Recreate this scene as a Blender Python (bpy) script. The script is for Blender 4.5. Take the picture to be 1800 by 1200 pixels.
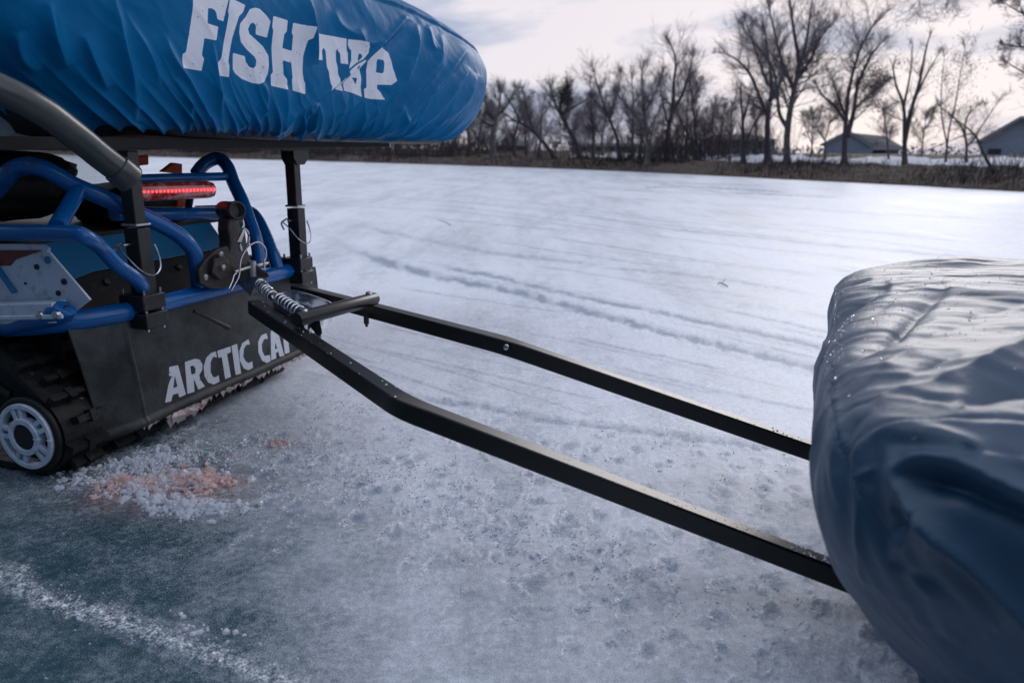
import bpy, math, random
import numpy as np
from mathutils import Vector, Matrix
S = bpy.context.scene
for o in list(bpy.data.objects): bpy.data.objects.remove(o)
COL = S.collection
R = math.radians
# ------------------------------------------------------------------ camera
H = 0.85                      # eye height above the ice
FPX = 1300.0                  # focal length in pixels of the 1800 px wide photograph
PITCH = math.atan(336/FPX); ROLL = R(0.6)
cr, sr_, cp, sp = math.cos(ROLL), math.sin(ROLL), math.cos(PITCH), math.sin(PITCH)
fw = Vector((0, cp, -sp))
rt = Vector((cr, 0, 0)) + sr_*Vector((0, sp, cp))
up = rt.cross(fw)
CAMP = Vector((0, 0, H))
cam_d = bpy.data.cameras.new('camera'); cam = bpy.data.objects.new('camera', cam_d); COL.objects.link(cam)
M = Matrix((rt, up, -fw)).transposed().to_4x4(); M.translation = CAMP
cam.matrix_world = M
cam_d.sensor_width = 36; cam_d.lens = 36*FPX/1800
cam_d.clip_start = 0.02; cam_d.clip_end = 3000
cam_d.dof.use_dof = True; cam_d.dof.focus_distance = 1.95; cam_d.dof.aperture_fstop = 3.6
S.camera = cam
# ------------------------------------------------------------------ world and sun
SUN_AZ, SUN_EL = R(27), R(19)          # azimuth to the right of straight ahead
sund = Vector((math.sin(SUN_AZ)*math.cos(SUN_EL), math.cos(SUN_AZ)*math.cos(SUN_EL), math.sin(SUN_EL)))
W = bpy.data.worlds.new('World'); S.world = W; W.use_nodes = True
nt = W.node_tree; nt.nodes.clear()
def N(t, **k):
    n = nt.nodes.new(t)
    for a, b in k.items():
        if a.startswith('i_'):
            n.inputs[a[2:].replace('_', ' ')].default_value = b
        else: setattr(n, a, b)
    return n
def Lk(a, b): nt.links.new(a, b)
out = N('ShaderNodeOutputWorld')
sky = N('ShaderNodeTexSky', sky_type='NISHITA', sun_disc=False, sun_elevation=SUN_EL, sun_rotation=SUN_AZ)
bg1 = N('ShaderNodeBackground'); bg1.inputs['Strength'].default_value = 0.10
Lk(sky.outputs[0], bg1.inputs['Color'])
tc = N('ShaderNodeTexCoord')
mp = N('ShaderNodeMapping'); mp.inputs['Scale'].default_value = (1.3, 1.3, 4.0)
Lk(tc.outputs['Generated'], mp.inputs['Vector'])
n1 = N('ShaderNodeTexNoise'); n1.inputs['Scale'].default_value = 3.1; n1.inputs['Detail'].default_value = 7; n1.inputs['Roughness'].default_value = .52; n1.inputs['Distortion'].default_value = .35
Lk(mp.outputs[0], n1.inputs['Vector'])
dt = N('ShaderNodeVectorMath', operation='DOT_PRODUCT'); Lk(tc.outputs['Generated'], dt.inputs[0]); dt.inputs[1].default_value = sund
# cloud brightness: brighter sunward than opposite; unseen overhead part raised to light the ice
rmp = N('ShaderNodeMapRange'); Lk(dt.outputs['Value'], rmp.inputs[0]); rmp.inputs[1].default_value = -0.6; rmp.inputs[2].default_value = 1.0
rmp.inputs[3].default_value = 0.0; rmp.inputs[4].default_value = 1.0
cg = N('ShaderNodeValToRGB'); Lk(rmp.outputs[0], cg.inputs[0])
e = cg.color_ramp.elements; e[0].position = 0; e[0].color = (.045, .065, .095, 1); e[1].position = 1; e[1].color = (.47, .44, .47, 1)
a = e.new(.32); a.color = (.15, .19, .25, 1); a = e.new(.55); a.color = (.92, .98, 1.08, 1); a = e.new(.70); a.color = (.53, .535, .59, 1); a = e.new(.86); a.color = (.465, .44, .475, 1)
nr = N('ShaderNodeValToRGB'); Lk(n1.outputs[0], nr.inputs[0])
e = nr.color_ramp.elements; e[0].position = .41; e[0].color = (.50, .60, .76, 1); e[1].position = .53; e[1].color = (1.0, 1.0, 1.0, 1)
mu = N('ShaderNodeMix', data_type='RGBA', blend_type='MULTIPLY'); mu.inputs['Factor'].default_value = 1
Lk(cg.outputs[0], mu.inputs[6]); Lk(nr.outputs[0], mu.inputs[7])
bg2 = N('ShaderNodeBackground'); bg2.inputs['Strength'].default_value = 1.0; Lk(mu.outputs[2], bg2.inputs['Color'])
mx = N('ShaderNodeMixShader'); mx.inputs[0].default_value = .97
Lk(bg1.outputs[0], mx.inputs[1]); Lk(bg2.outputs[0], mx.inputs[2]); Lk(mx.outputs[0], out.inputs['Surface'])
sl = bpy.data.lights.new('sun', 'SUN'); sl.energy = 0.5; sl.angle = R(24); sl.color = (1, .95, .92)
so = bpy.data.objects.new('sun', sl); COL.objects.link(so)
so.rotation_euler = (-sund).to_track_quat('-Z', 'Y').to_euler(); so.location = sund*50
S.view_settings.view_transform = 'Standard'; S.view_settings.look = 'None'; S.view_settings.exposure = 0.85; S.view_settings.gamma = 1
# ------------------------------------------------------------------ turning photo measurements into places
YAW = R(17)
B = Vector((math.cos(YAW), -math.sin(YAW), 0))      # out of the back of the sled
L = Vector((math.sin(YAW), math.cos(YAW), 0))       # across the sled, near side to far side
O = Vector((-1.11, 1.90, 0))                        # lower near corner of the snow flap
Z = Vector((0, 0, 1))
def ray(px, py): return (fw + rt*((px-900)/FPX) - up*((py-600)/FPX))
def plane(px, py, p0, n):
    r = ray(px, py); return CAMP + r*((p0-CAMP).dot(n)/r.dot(n))
def ps(px, py, s): return plane(px, py, O+B*s, B)
def pl(px, py, t): return plane(px, py, O+L*t, L)
def pz(px, py, z): return plane(px, py, Vector((0, 0, z)), Z)
def pd(px, py, d): return CAMP + ray(px, py)*d
def loc(s, t, z): return O + B*s + L*t + Z*z
def stz(p): q = p-O; return (q.dot(B), q.dot(L), p.z)
FW, RT, UP = np.array(fw), np.array(rt), np.array(up)
def project(P):              # numpy points -> photo pixels
    q = P - np.array(CAMP); d = q@FW; d = np.where(d > .02, d, .02)
    return 900+FPX*(q@RT)/d, 600-FPX*(q@UP)/d
# ------------------------------------------------------------------ materials
MATS = {}
def mat(name, col, rough=.5, metal=0, spec=.5, bump=0, bscale=50, var=0, vscale=8, var_col=None, coat=0, emis=None, estr=0, bdist=.002, vlo=.42, vhi=.62, stretch=None, rvar=0):
    if name in MATS: return MATS[name]
    m = bpy.data.materials.new(name); m.use_nodes = True; t = m.node_tree
    b = t.nodes['Principled BSDF']
    b.inputs['Base Color'].default_value = (*col, 1); b.inputs['Roughness'].default_value = rough
    b.inputs['Metallic'].default_value = metal; b.inputs['Specular IOR Level'].default_value = spec
    b.inputs['Coat Weight'].default_value = coat
    if emis: b.inputs['Emission Color'].default_value = (*emis, 1); b.inputs['Emission Strength'].default_value = estr
    tcn = t.nodes.new('ShaderNodeTexCoord'); vec = tcn.outputs['Object']
    if stretch:
        mpn = t.nodes.new('ShaderNodeMapping'); mpn.inputs['Scale'].default_value = stretch; t.links.new(vec, mpn.inputs[0]); vec = mpn.outputs[0]
    if var:
        n = t.nodes.new('ShaderNodeTexNoise'); n.inputs['Scale'].default_value = vscale; n.inputs['Detail'].default_value = 8; n.inputs['Roughness'].default_value = .65
        t.links.new(vec, n.inputs['Vector'])
        r = t.nodes.new('ShaderNodeMapRange'); r.inputs[1].default_value = vlo; r.inputs[2].default_value = vhi; r.inputs[4].default_value = var
        t.links.new(n.outputs[0], r.inputs[0])
        x = t.nodes.new('ShaderNodeMix'); x.data_type = 'RGBA'; x.inputs[6].default_value = (*col, 1); x.inputs[7].default_value = (*(var_col or [c*.5 for c in col]), 1)
        t.links.new(r.outputs[0], x.inputs[0]); t.links.new(x.outputs[2], b.inputs['Base Color'])
        if rvar:
            r2 = t.nodes.new('ShaderNodeMapRange'); r2.inputs[1].default_value = vlo; r2.inputs[2].default_value = vhi; r2.inputs[3].default_value = rough; r2.inputs[4].default_value = rough+rvar
            t.links.new(n.outputs[0], r2.inputs[0]); t.links.new(r2.outputs[0], b.inputs['Roughness'])
    if bump:
        n = t.nodes.new('ShaderNodeTexNoise'); n.inputs['Scale'].default_value = bscale; n.inputs['Detail'].default_value = 5
        t.links.new(vec, n.inputs['Vector'])
        bp = t.nodes.new('ShaderNodeBump'); bp.inputs['Strength'].default_value = bump; bp.inputs['Distance'].default_value = bdist
        t.links.new(n.outputs[0], bp.inputs['Height']); t.links.new(bp.outputs[0], b.inputs['Normal'])
    MATS[name] = m; return m
mat('blue_paint', (.0, .090, .30), .25, spec=.35, bump=.08, bscale=60, var=.9, vscale=14, var_col=(.05, .045, .04), vlo=.60, vhi=.68, coat=.15, rvar=.4)
mat('teal_panel', (.006, .15, .33), .35, bump=.1, bscale=20, var=.35, vscale=7, var_col=(.02, .10, .20))
mat('black_rail', (.004, .005, .005), .34, spec=.5, coat=.0, bump=.05, bscale=90, var=.7, vscale=60, var_col=(.10, .09, .09), vlo=.66, vhi=.70, rvar=.4)
mat('black_steel', (.008, .010, .011), .40, spec=.4, bump=.15, bscale=80, var=.6, vscale=30, var_col=(.06, .06, .06), vlo=.55, vhi=.75)
mat('rack_black', (.008, .009, .010), .6, spec=.2, bump=.1, bscale=60)
mat('black_plastic', (.006, .008, .008), .55, spec=.35, bump=.3, bscale=50)
mat('grey_tube', (.035, .042, .045), .30, spec=.5, bump=.12, bscale=120, var=.5, vscale=30, var_col=(.05, .055, .06), vlo=.45, vhi=.7)
mat('raw_steel', (.42, .42, .43), .38, metal=.9, bump=.3, bscale=60, var=.8, vscale=18, var_col=(.10, .06, .04), vlo=.48, vhi=.64, rvar=.3)
mat('rusty_steel', (.045, .042, .042), .55, metal=.5, bump=.6, bscale=70, var=1, vscale=24, var_col=(.085, .042, .024), vlo=.56, vhi=.70, bdist=.004)
mat('chrome', (.62, .64, .68), .18, metal=1, bump=.1, bscale=60, var=.6, vscale=30, var_col=(.3, .24, .2), vlo=.5, vhi=.7)
mat('zinc', (.55, .57, .62), .25, metal=1, var=.5, vscale=80, var_col=(.25, .25, .28))
mat('aluminium', (.50, .56, .67), .40, metal=.1, bump=.08, bscale=30, var=.8, vscale=26, var_col=(.16, .18, .22), vlo=.55, vhi=.72, rvar=.2)
mat('flap_rubber', (.009, .012, .012), .55, spec=.35, bump=.6, bscale=260, var=1, vscale=7, var_col=(.060, .066, .070), vlo=.42, vhi=.72, bdist=.001)
mat('track_rubber', (.005, .006, .006), .6, spec=.35, bump=.8, bscale=40, var=1, vscale=34, var_col=(.17, .13, .11), vlo=.64, vhi=.70, bdist=.006)
mat('wheel_plastic', (.60, .67, .78), .4, bump=.1, bscale=90, var=.4, vscale=40, var_col=(.2, .26, .36))
mat('red_lens', (.35, .02, .02), .15, coat=1, var=.8, vscale=30, var_col=(.5, .25, .22), vlo=.5, vhi=.65)
mat('led', (1, .1, .08), .3, emis=(1, .03, .04), estr=2.6)
mat('orange_cloth', (.45, .05, .012), .7, bump=.6, bscale=12, bdist=.02)
mat('black_cloth', (.010, .012, .013), .75, bump=.5, bscale=18, bdist=.01)
mat('grey_cloth', (.16, .20, .22), .7, bump=.6, bscale=15, bdist=.02)
mat('red_graphic', (.16, .018, .008), .4, var=.4, vscale=40)
mat('black_hole', (.01, .01, .012), .6)
mat('tunnel_dark', (.012, .012, .011), .6, spec=.3, bump=.2, bscale=40)
mat('snow', (.85, .86, .90), .6, bump=.8, bscale=60, bdist=.01)
mat('slush', (.58, .42, .40), .45, bump=.8, bscale=70, bdist=.006, var=.8, vscale=30, var_col=(.62, .55, .58), vlo=.4, vhi=.6)
_m = mat('frost_drop', (.95, .96, 1), .12); _b = _m.node_tree.nodes['Principled BSDF']; _b.inputs['Transmission Weight'].default_value = .85; _b.inputs['IOR'].default_value = 1.31
# ------------------------------------------------------------------ mesh helpers
class MB:
    def __init__(s): s.v = []; s.f = []; s.mi = []
    def add(s, vs, fs, mi=0):
        n = len(s.v); s.v += [tuple(v) for v in vs]; s.f += [tuple(i+n for i in f) for f in fs]; s.mi += [mi]*len(fs); return s
    def build(s, name, m, parent=None, smooth=True, origin=None, bevel=0):
        o = new_obj(name, s.v, s.f, m, parent, smooth, origin, s.mi)
        if bevel:
            b = o.modifiers.new('bevel', 'BEVEL'); b.width = bevel; b.segments = 2; b.limit_method = 'ANGLE'; b.angle_limit = R(40)
        return o
def new_obj(name, v, f, m, parent=None, smooth=True, origin=None, mi=None):
    me = bpy.data.meshes.new(name)
    org = Vector(origin) if origin is not None else (parent.matrix_world.translation.copy() if parent else Vector((0, 0, 0)))
    va = np.array(v, dtype=float).reshape(-1, 3) - np.array(org)
    me.from_pydata(va.tolist(), [], f); me.update()
    for mm in (m if isinstance(m, (list, tuple)) else [m]): me.materials.append(MATS[mm] if isinstance(mm, str) else mm)
    if mi is not None and any(mi): me.polygons.foreach_set('material_index', mi)
    if smooth:
        me.polygons.foreach_set('use_smooth', [True]*len(me.polygons))
        try: me.set_sharp_from_angle(angle=R(38))
        except Exception: pass
    o = bpy.data.objects.new(name, me); COL.objects.link(o); o.location = org
    if parent:
        o.parent = parent; o.location = org - parent.matrix_world.translation
        o.matrix_world  # refreshed below
        WORLD[o.name] = org
    return o
WORLD = {}
def setp(name, m, parent, mb, **k):
    # child of a child: origins are kept at the top thing's base
    base = parent
    while base.parent: base = base.parent
    o = mb.build(name, m, None, origin=base.location, **k)
    o.parent = parent; o.location = (0, 0, 0)
    return o
def thing(name, label, cat, at=(0, 0, 0), group=None):
    o = bpy.data.objects.new(name, None); COL.objects.link(o); o.location = at; o.empty_display_size = .1
    return tag(o, label, cat, group)
def tag(o, label=None, cat=None, group=None, kind=None):
    if label: o['label'] = label
    if cat: o['category'] = cat
    if group: o['group'] = group
    if kind: o['kind'] = kind
    return o
def smooth_path(pts, n=8, closed=False):
    pts = [Vector(p) for p in pts]
    if len(pts) < 3 and not closed: return pts
    res = []
    m = len(pts); rng = range(m if closed else m-1)
    for i in rng:
        if closed: p0, p1, p2, p3 = pts[(i-1) % m], pts[i], pts[(i+1) % m], pts[(i+2) % m]
        else: p0, p1, p2, p3 = pts[max(i-1, 0)], pts[i], pts[i+1], pts[min(i+2, m-1)]
        for k in range(n):
            t = k/n
            res.append(.5*((2*p1)+(p2-p0)*t+(2*p0-5*p1+4*p2-p3)*t*t+(3*p1-p0-3*p2+p3)*t**3))
    if not closed: res.append(pts[-1])
    return res
def round_path(pts, r=.03, n=6):
    """corners of a bent tube rounded with radius-like distance r"""
    pts = [Vector(p) for p in pts]; res = [pts[0]]
    for i in range(1, len(pts)-1):
        a, b, c = pts[i-1], pts[i], pts[i+1]
        d1 = min(r, (a-b).length*.48); d2 = min(r, (c-b).length*.48)
        p, q = b+(a-b).normalized()*d1, b+(c-b).normalized()*d2
        for k in range(n+1):
            t = k/n; res.append(p*(1-t)**2 + b*2*t*(1-t) + q*t*t)
    res.append(pts[-1]); return res
def tube(mb, path, r, n=12, cap=True, mi=0, closed=False):
    path = [Vector(p) for p in path]; m = len(path)
    rs = r if isinstance(r, (list, tuple)) else [r]*m
    t0 = (path[1]-path[0]).normalized()
    a = t0.orthogonal().normalized(); vs = []
    for i, p in enumerate(path):
        if closed: t = (path[(i+1) % m]-path[i-1]).normalized()
        else: t = (path[min(i+1, m-1)]-path[max(i-1, 0)]).normalized()
        a = (a - t*a.dot(t)).normalized(); b = t.cross(a)
        for k in range(n):
            w = 2*math.pi*k/n; vs.append(p+(a*math.cos(w)+b*math.sin(w))*rs[i])
    fs = []
    for i in range(m if closed else m-1):
        j = (i+1) % m
        for k in range(n): fs.append((i*n+k, i*n+(k+1) % n, j*n+(k+1) % n, j*n+k))
    if cap and not closed: fs += [tuple(range(n))[::-1], tuple((m-1)*n+k for k in range(n))]
    return mb.add(vs, fs, mi)
def box(mb, c, sx, sy, sz, ax=None, ay=None, az=None, mi=0):
    ax = ax or B; ay = ay or L; az = az or Z
    vs = [Vector(c)+ax*(sx*i/2)+ay*(sy*j/2)+az*(sz*k/2) for k in (-1, 1) for j in (-1, 1) for i in (-1, 1)]
    return mb.add(vs, [(0, 2, 3, 1), (4, 5, 7, 6), (0, 1, 5, 4), (2, 6, 7, 3), (0, 4, 6, 2), (1, 3, 7, 5)], mi)
def beam(mb, path, w, h, upv=Z, mi=0):
    """rectangular tube along a polyline; w sideways, h along upv"""
    path = [Vector(p) for p in path]; m = len(path); vs = []
    for i, p in enumerate(path):
        t = (path[min(i+1, m-1)]-path[max(i-1, 0)]).normalized()
        side = t.cross(upv).normalized(); u = side.cross(t).normalized()
        for a, b in ((-1, -1), (1, -1), (1, 1), (-1, 1)): vs.append(p+side*(a*w/2)+u*(b*h/2))
    fs = [(i*4+k, i*4+(k+1) % 4, (i+1)*4+(k+1) % 4, (i+1)*4+k) for i in range(m-1) for k in range(4)]
    fs += [(3, 2, 1, 0), tuple((m-1)*4+k for k in range(4))]
    return mb.add(vs, fs, mi)
def sheet(mb, quad, thick, nrm, mi=0):
    """a polygon given a thickness"""
    q = [Vector(p) for p in quad]; n = len(q); nrm = Vector(nrm).normalized()*thick
    vs = q+[p+nrm for p in q]
    fs = [tuple(range(n)), tuple(range(2*n-1, n-1, -1))]+[(i, i+n, (i+1) % n+n, (i+1) % n) for i in range(n)]
    return mb.add(vs, fs, mi)
def cyl(mb, c, axis, r, h, n=20, mi=0, r2=None):
    axis = Vector(axis).normalized(); return tube(mb, [Vector(c)-axis*h/2, Vector(c)+axis*h/2], [r, r2 if r2 is not None else r], n, mi=mi)
def bolt(mb, c, axis, r, mi=0):
    axis = Vector(axis).normalized(); c = Vector(c)
    tube(mb, [c-axis*r*.3, c+axis*r*.25, c+axis*r*.55, c+axis*r*.7, c+axis*r*.62, c+axis*r*.2], [r, r, r*.85, r*.5, r*.38, r*.36], 14, mi=mi)
def helix(c0, c1, r, turns, n=14):
    c0, c1 = Vector(c0), Vector(c1); d = (c1-c0); t = d.normalized(); a = t.orthogonal().normalized(); b = t.cross(a)
    k = int(turns*n); return [c0+d*(i/k)+(a*math.cos(2*math.pi*i/n)+b*math.sin(2*math.pi*i/n))*r for i in range(k+1)]
# numpy value noise
def vnoise(x, y, z=None, seed=0):
    z = np.zeros_like(x) if z is None else z
    xi, yi, zi = np.floor(x).astype(np.int64), np.floor(y).astype(np.int64), np.floor(z).astype(np.int64)
    xf, yf, zf = x-xi, y-yi, z-zi
    u, v, w = [t*t*t*(t*(t*6-15)+10) for t in (xf, yf, zf)]
    def h(a, b, c):
        n = (a*374761393 + b*668265263 + c*2147483647 + seed*1274126177) & 0xffffffff
        n = ((n ^ (n >> 13))*1274126177) & 0xffffffff
        n = ((n ^ (n >> 16))*2246822519) & 0xffffffff
        return ((n ^ (n >> 15)) & 0xffff)/65535.0*2-1
    def lp(a, b, t): return a+(b-a)*t
    return lp(lp(lp(h(xi, yi, zi), h(xi+1, yi, zi), u), lp(h(xi, yi+1, zi), h(xi+1, yi+1, zi), u), v),
              lp(lp(h(xi, yi, zi+1), h(xi+1, yi, zi+1), u), lp(h(xi, yi+1, zi+1), h(xi+1, yi+1, zi+1), u), v), w)
def fbm(x, y, z=None, o=4, seed=0):
    s = 0; a = 1; f = 1
    for k in range(o): s = s+a*vnoise(x*f, y*f, None if z is None else z*f, seed+k); a *= .5; f *= 2.03
    return s
def poly_sdf(x, y, poly):
    """>0 inside"""
    d = np.full(x.shape, 1e9); ins = np.zeros(x.shape, bool); n = len(poly)
    for i in range(n):
        (x0, y0), (x1, y1) = poly[i], poly[(i+1) % n]
        ex, ey = x1-x0, y1-y0; t = np.clip(((x-x0)*ex+(y-y0)*ey)/(ex*ex+ey*ey+1e-12), 0, 1)
        d = np.minimum(d, np.hypot(x-x0-t*ex, y-y0-t*ey))
        c = (y0 > y) != (y1 > y)
        ins ^= c & (x < (x1-x0)*(y-y0)/(y1-y0 if y1 != y0 else 1e-9)+x0)
    return np.where(ins, d, -d)
def seg_dist(x, y, pts):
    """distance, signed side and arclength fraction to a polyline"""
    best = np.full(x.shape, 1e9); side = np.zeros(x.shape); fr = np.zeros(x.shape)
    lens = [math.hypot(pts[i+1][0]-pts[i][0], pts[i+1][1]-pts[i][1]) for i in range(len(pts)-1)]; tot = sum(lens); acc = 0
    for i in range(len(pts)-1):
        (x0, y0), (x1, y1) = pts[i], pts[i+1]; ex, ey = x1-x0, y1-y0; l2 = ex*ex+ey*ey
        tr = ((x-x0)*ex+(y-y0)*ey)/l2; t = np.clip(tr, 0, 1)
        d = np.hypot(x-x0-t*ex, y-y0-t*ey); m = d < best
        best = np.where(m, d, best); side = np.where(m, np.sign(ex*(y-y0)-ey*(x-x0)), side); fr = np.where(m, (acc+t*lens[i])/tot, fr); acc += lens[i]
    return best, side, fr
def grid_mesh(name, P, nu, nv, m, closed_u=False):
    """P (nu*nv,3) row-major in u"""
    idx = np.arange(nu*nv).reshape(nu, nv)
    a = idx[:-1, :-1]; b = idx[1:, :-1]; c = idx[1:, 1:]; d = idx[:-1, 1:]
    f = np.stack([a, b, c, d], -1).reshape(-1, 4)
    if closed_u:
        f = np.vstack([f, np.stack([idx[-1, :-1], idx[0, :-1], idx[0, 1:], idx[-1, 1:]], -1).reshape(-1, 4)])
    me = bpy.data.meshes.new(name); nf = len(f)
    me.vertices.add(nu*nv); me.vertices.foreach_set('co', P.astype(np.float32).ravel())
    me.loops.add(nf*4); me.loops.foreach_set('vertex_index', f.astype(np.int32).ravel())
    me.polygons.add(nf); me.polygons.foreach_set('loop_start', np.arange(nf, dtype=np.int32)*4)
    try: me.polygons.foreach_set('loop_total', np.full(nf, 4, dtype=np.int32))
    except Exception: pass
    me.polygons.foreach_set('use_smooth', np.ones(nf, bool))
    me.update(calc_edges=True); me.validate()
    me.materials.append(MATS[m] if isinstance(m, str) else m)
    o = bpy.data.objects.new(name, me); COL.objects.link(o); return o
def attr(o, name, vals):
    a = o.data.attributes.new(name, 'FLOAT', 'POINT'); a.data.foreach_set('value', vals.astype(np.float32))
def grid_normals(P, nu, nv, closed_u):
    G = P.reshape(nu, nv, 3)
    du = (np.roll(G, -1, 0)-np.roll(G, 1, 0)) if closed_u else np.gradient(G, axis=0)
    dv = np.gradient(G, axis=1)
    n = np.cross(du, dv); n /= np.linalg.norm(n, axis=2, keepdims=True)+1e-12
    return n.reshape(-1, 3)
# ------------------------------------------------------------------ printed letters, traced in photo pixels
def zoomed(x0, y0, k, polys): return [[(x0+x/k, y0+y/k) for x, y in p] for p in polys]
FT_IN = zoomed(300, 0, 6, [
 [(115,715),(322,750),(347,618),(335,600),(325,585),(352,405),(470,430),(500,285),(380,250),(398,88),(440,92),(472,118),(482,150),(490,205),(550,230),(600,20),(628,-70),(210,-145),(196,-35),(236,-15),(230,130),(165,530),(155,555),(125,570)],
 [(480,795),(605,815),(610,685),(598,655),(640,400),(700,215),(712,175),(760,130),(780,60),(625,-20),(598,118),(607,160),(520,615),(510,640),(490,655)],
 [(650,560),(775,595),(785,650),(820,705),(862,722),(890,700),(900,640),(880,600),(800,530),(735,450),(715,350),(725,250),(790,180),(830,100),(880,85),(930,95),(1000,160),(1045,230),(1010,400),(900,365),(900,270),(870,240),(840,255),(815,310),(830,360),(900,420),(970,490),(1025,590),(1032,680),(1015,790),(980,860),(920,885),(860,878),(740,830),(670,770),(650,730)],
 [(1075,172),(1222,220),(1217,335),(1190,365),(1170,510),(1270,540),(1280,380),(1265,350),(1275,245),(1458,300),(1440,410),(1405,430),(1380,600),(1390,780),(1405,860),(1418,880),(1415,995),(1280,955),(1270,840),(1280,820),(1268,665),(1175,638),(1185,790),(1222,840),(1225,945),(1055,905),(1052,790),(1078,765),(1055,500),(1072,320),(1060,290)]]) \
 + zoomed(500, 40, 6, [
 [(323,105),(665,170),(672,300),(685,320),(683,440),(608,430),(600,330),(570,285),(557,290),(560,400),(578,480),(578,590),(545,650),(440,725),(475,670),(485,610),(480,520),(460,470),(450,300),(430,265),(410,290),(415,397),(340,390),(323,250)],
 [(620,570),(625,725),(540,700),(535,655)],
 [(680,175),(780,190),(860,215),(888,260),(880,320),(820,390),(835,400),(820,470),(820,600),(812,680),(822,785),(725,745),(640,720),(640,660),(665,560),(680,495),(720,400),(715,290),(700,280),(682,240)],
 [(985,255),(1040,270),(1090,320),(1125,420),(1145,540),(1140,610),(1090,655),(970,655),(970,700),(995,730),(1005,805),(900,805),(845,790),(845,700),(870,690),(875,500),(920,360),(965,290)]])
FT_HOLE = zoomed(500, 40, 6, [[(790,325),(820,335),(820,365),(775,410)], [(732,580),(782,585),(755,660)], [(735,495),(768,450),(775,490)],
 [(985,385),(1030,395),(1045,430),(1040,520),(1020,538),(960,525),(970,420)]])
AC_IN = zoomed(270, 560, 6, [
 [(148,508),(240,488),(325,795),(255,828),(240,780),(185,800),(168,868),(103,882),(140,690),(165,625),(185,605),(145,600)],
 [(312,455),(420,420),(470,430),(500,480),(495,540),(465,590),(475,640),(525,710),(455,745),(405,620),(415,765),(340,790)],
 [(640,342),(652,405),(610,400),(585,460),(585,560),(610,610),(640,615),(670,590),(680,660),(620,690),(560,670),(520,600),(512,500),(540,410),(590,360)],
 [(655,338),(795,290),(800,350),(758,370),(800,610),(740,635),(703,400),(668,412)],
 [(805,285),(865,262),(908,575),(850,590)],
 [(985,215),(1000,270),(960,275),(935,320),(930,400),(960,450),(990,465),(1025,445),(1033,515),(985,540),(935,520),(895,440),(890,340),(920,255)],
 [(1175,150),(1190,210),(1150,215),(1125,270),(1130,340),(1155,390),(1212,380),(1220,445),(1180,465),(1130,440),(1090,350),(1088,240),(1120,175)],
 [(1220,130),(1290,115),(1365,390),(1315,400),(1300,345),(1275,355),(1280,415),(1225,435)],
 [(1310,100),(1440,58),(1445,115),(1395,130),(1420,355),(1370,370),(1345,150),(1315,160)]])
AC_HOLE = zoomed(270, 560, 6, [[(205,590),(235,710),(190,730)], [(370,500),(400,490),(425,520),(425,570),(400,585),(380,580)], [(1268,240),(1290,310),(1265,320)]])
def print_sdf(px, py, ins, holes):
    s = np.full(px.shape, -99.0)
    x0 = min(p[0] for q in ins for p in q)-5; x1 = max(p[0] for q in ins for p in q)+5; y0 = min(p[1] for q in ins for p in q)-5; y1 = max(p[1] for q in ins for p in q)+5
    m = (px > x0) & (px < x1) & (py > y0) & (py < y1); a, b = px[m], py[m]; v = np.full(a.shape, -99.0)
    for q in ins: v = np.maximum(v, poly_sdf(a, b, q))
    for q in holes: v = np.minimum(v, -poly_sdf(a, b, q))
    if ins is FT_IN:
        d, _, _ = seg_dist(a, b, [(500+x/6, 40+y/6) for x, y in ((1015, 235), (955, 305), (870, 362), (760, 435), (690, 492), (545, 652), (480, 700))]); v = np.where(v > -5, np.minimum(v, d-1.1), v)
    s[m] = v; return s
def printed(m, white, rough):
    """copy of a material with white printing where the attribute 'ink' is above zero"""
    m = MATS[m].copy(); t = m.node_tree; b = t.nodes['Principled BSDF']
    a = t.nodes.new('ShaderNodeAttribute'); a.attribute_name = 'ink'
    r = t.nodes.new('ShaderNodeMapRange'); r.inputs[1].default_value = -.25; r.inputs[2].default_value = .25; t.links.new(a.outputs['Fac'], r.inputs[0])
    n = t.nodes.new('ShaderNodeTexNoise'); n.inputs['Scale'].default_value = 90; n.inputs['Detail'].default_value = 6
    c = t.nodes.new('ShaderNodeTexCoord'); t.links.new(c.outputs['Object'], n.inputs['Vector'])
    r3 = t.nodes.new('ShaderNodeMapRange'); r3.inputs[1].default_value = .66; r3.inputs[2].default_value = .70; r3.inputs[3].default_value = 1; r3.inputs[4].default_value = .35; t.links.new(n.outputs[0], r3.inputs[0])
    mm = t.nodes.new('ShaderNodeMath'); mm.operation = 'MULTIPLY'; t.links.new(r.outputs[0], mm.inputs[0]); t.links.new(r3.outputs[0], mm.inputs[1])
    x = t.nodes.new('ShaderNodeMix'); x.data_type = 'RGBA'; t.links.new(mm.outputs[0], x.inputs[0])
    old = b.inputs['Base Color'].links
    if old: t.links.new(old[0].from_socket, x.inputs[6])
    else: x.inputs[6].default_value = b.inputs['Base Color'].default_value
    x.inputs[7].default_value = (*white, 1); t.links.new(x.outputs[2], b.inputs['Base Color'])
    return m
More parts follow.
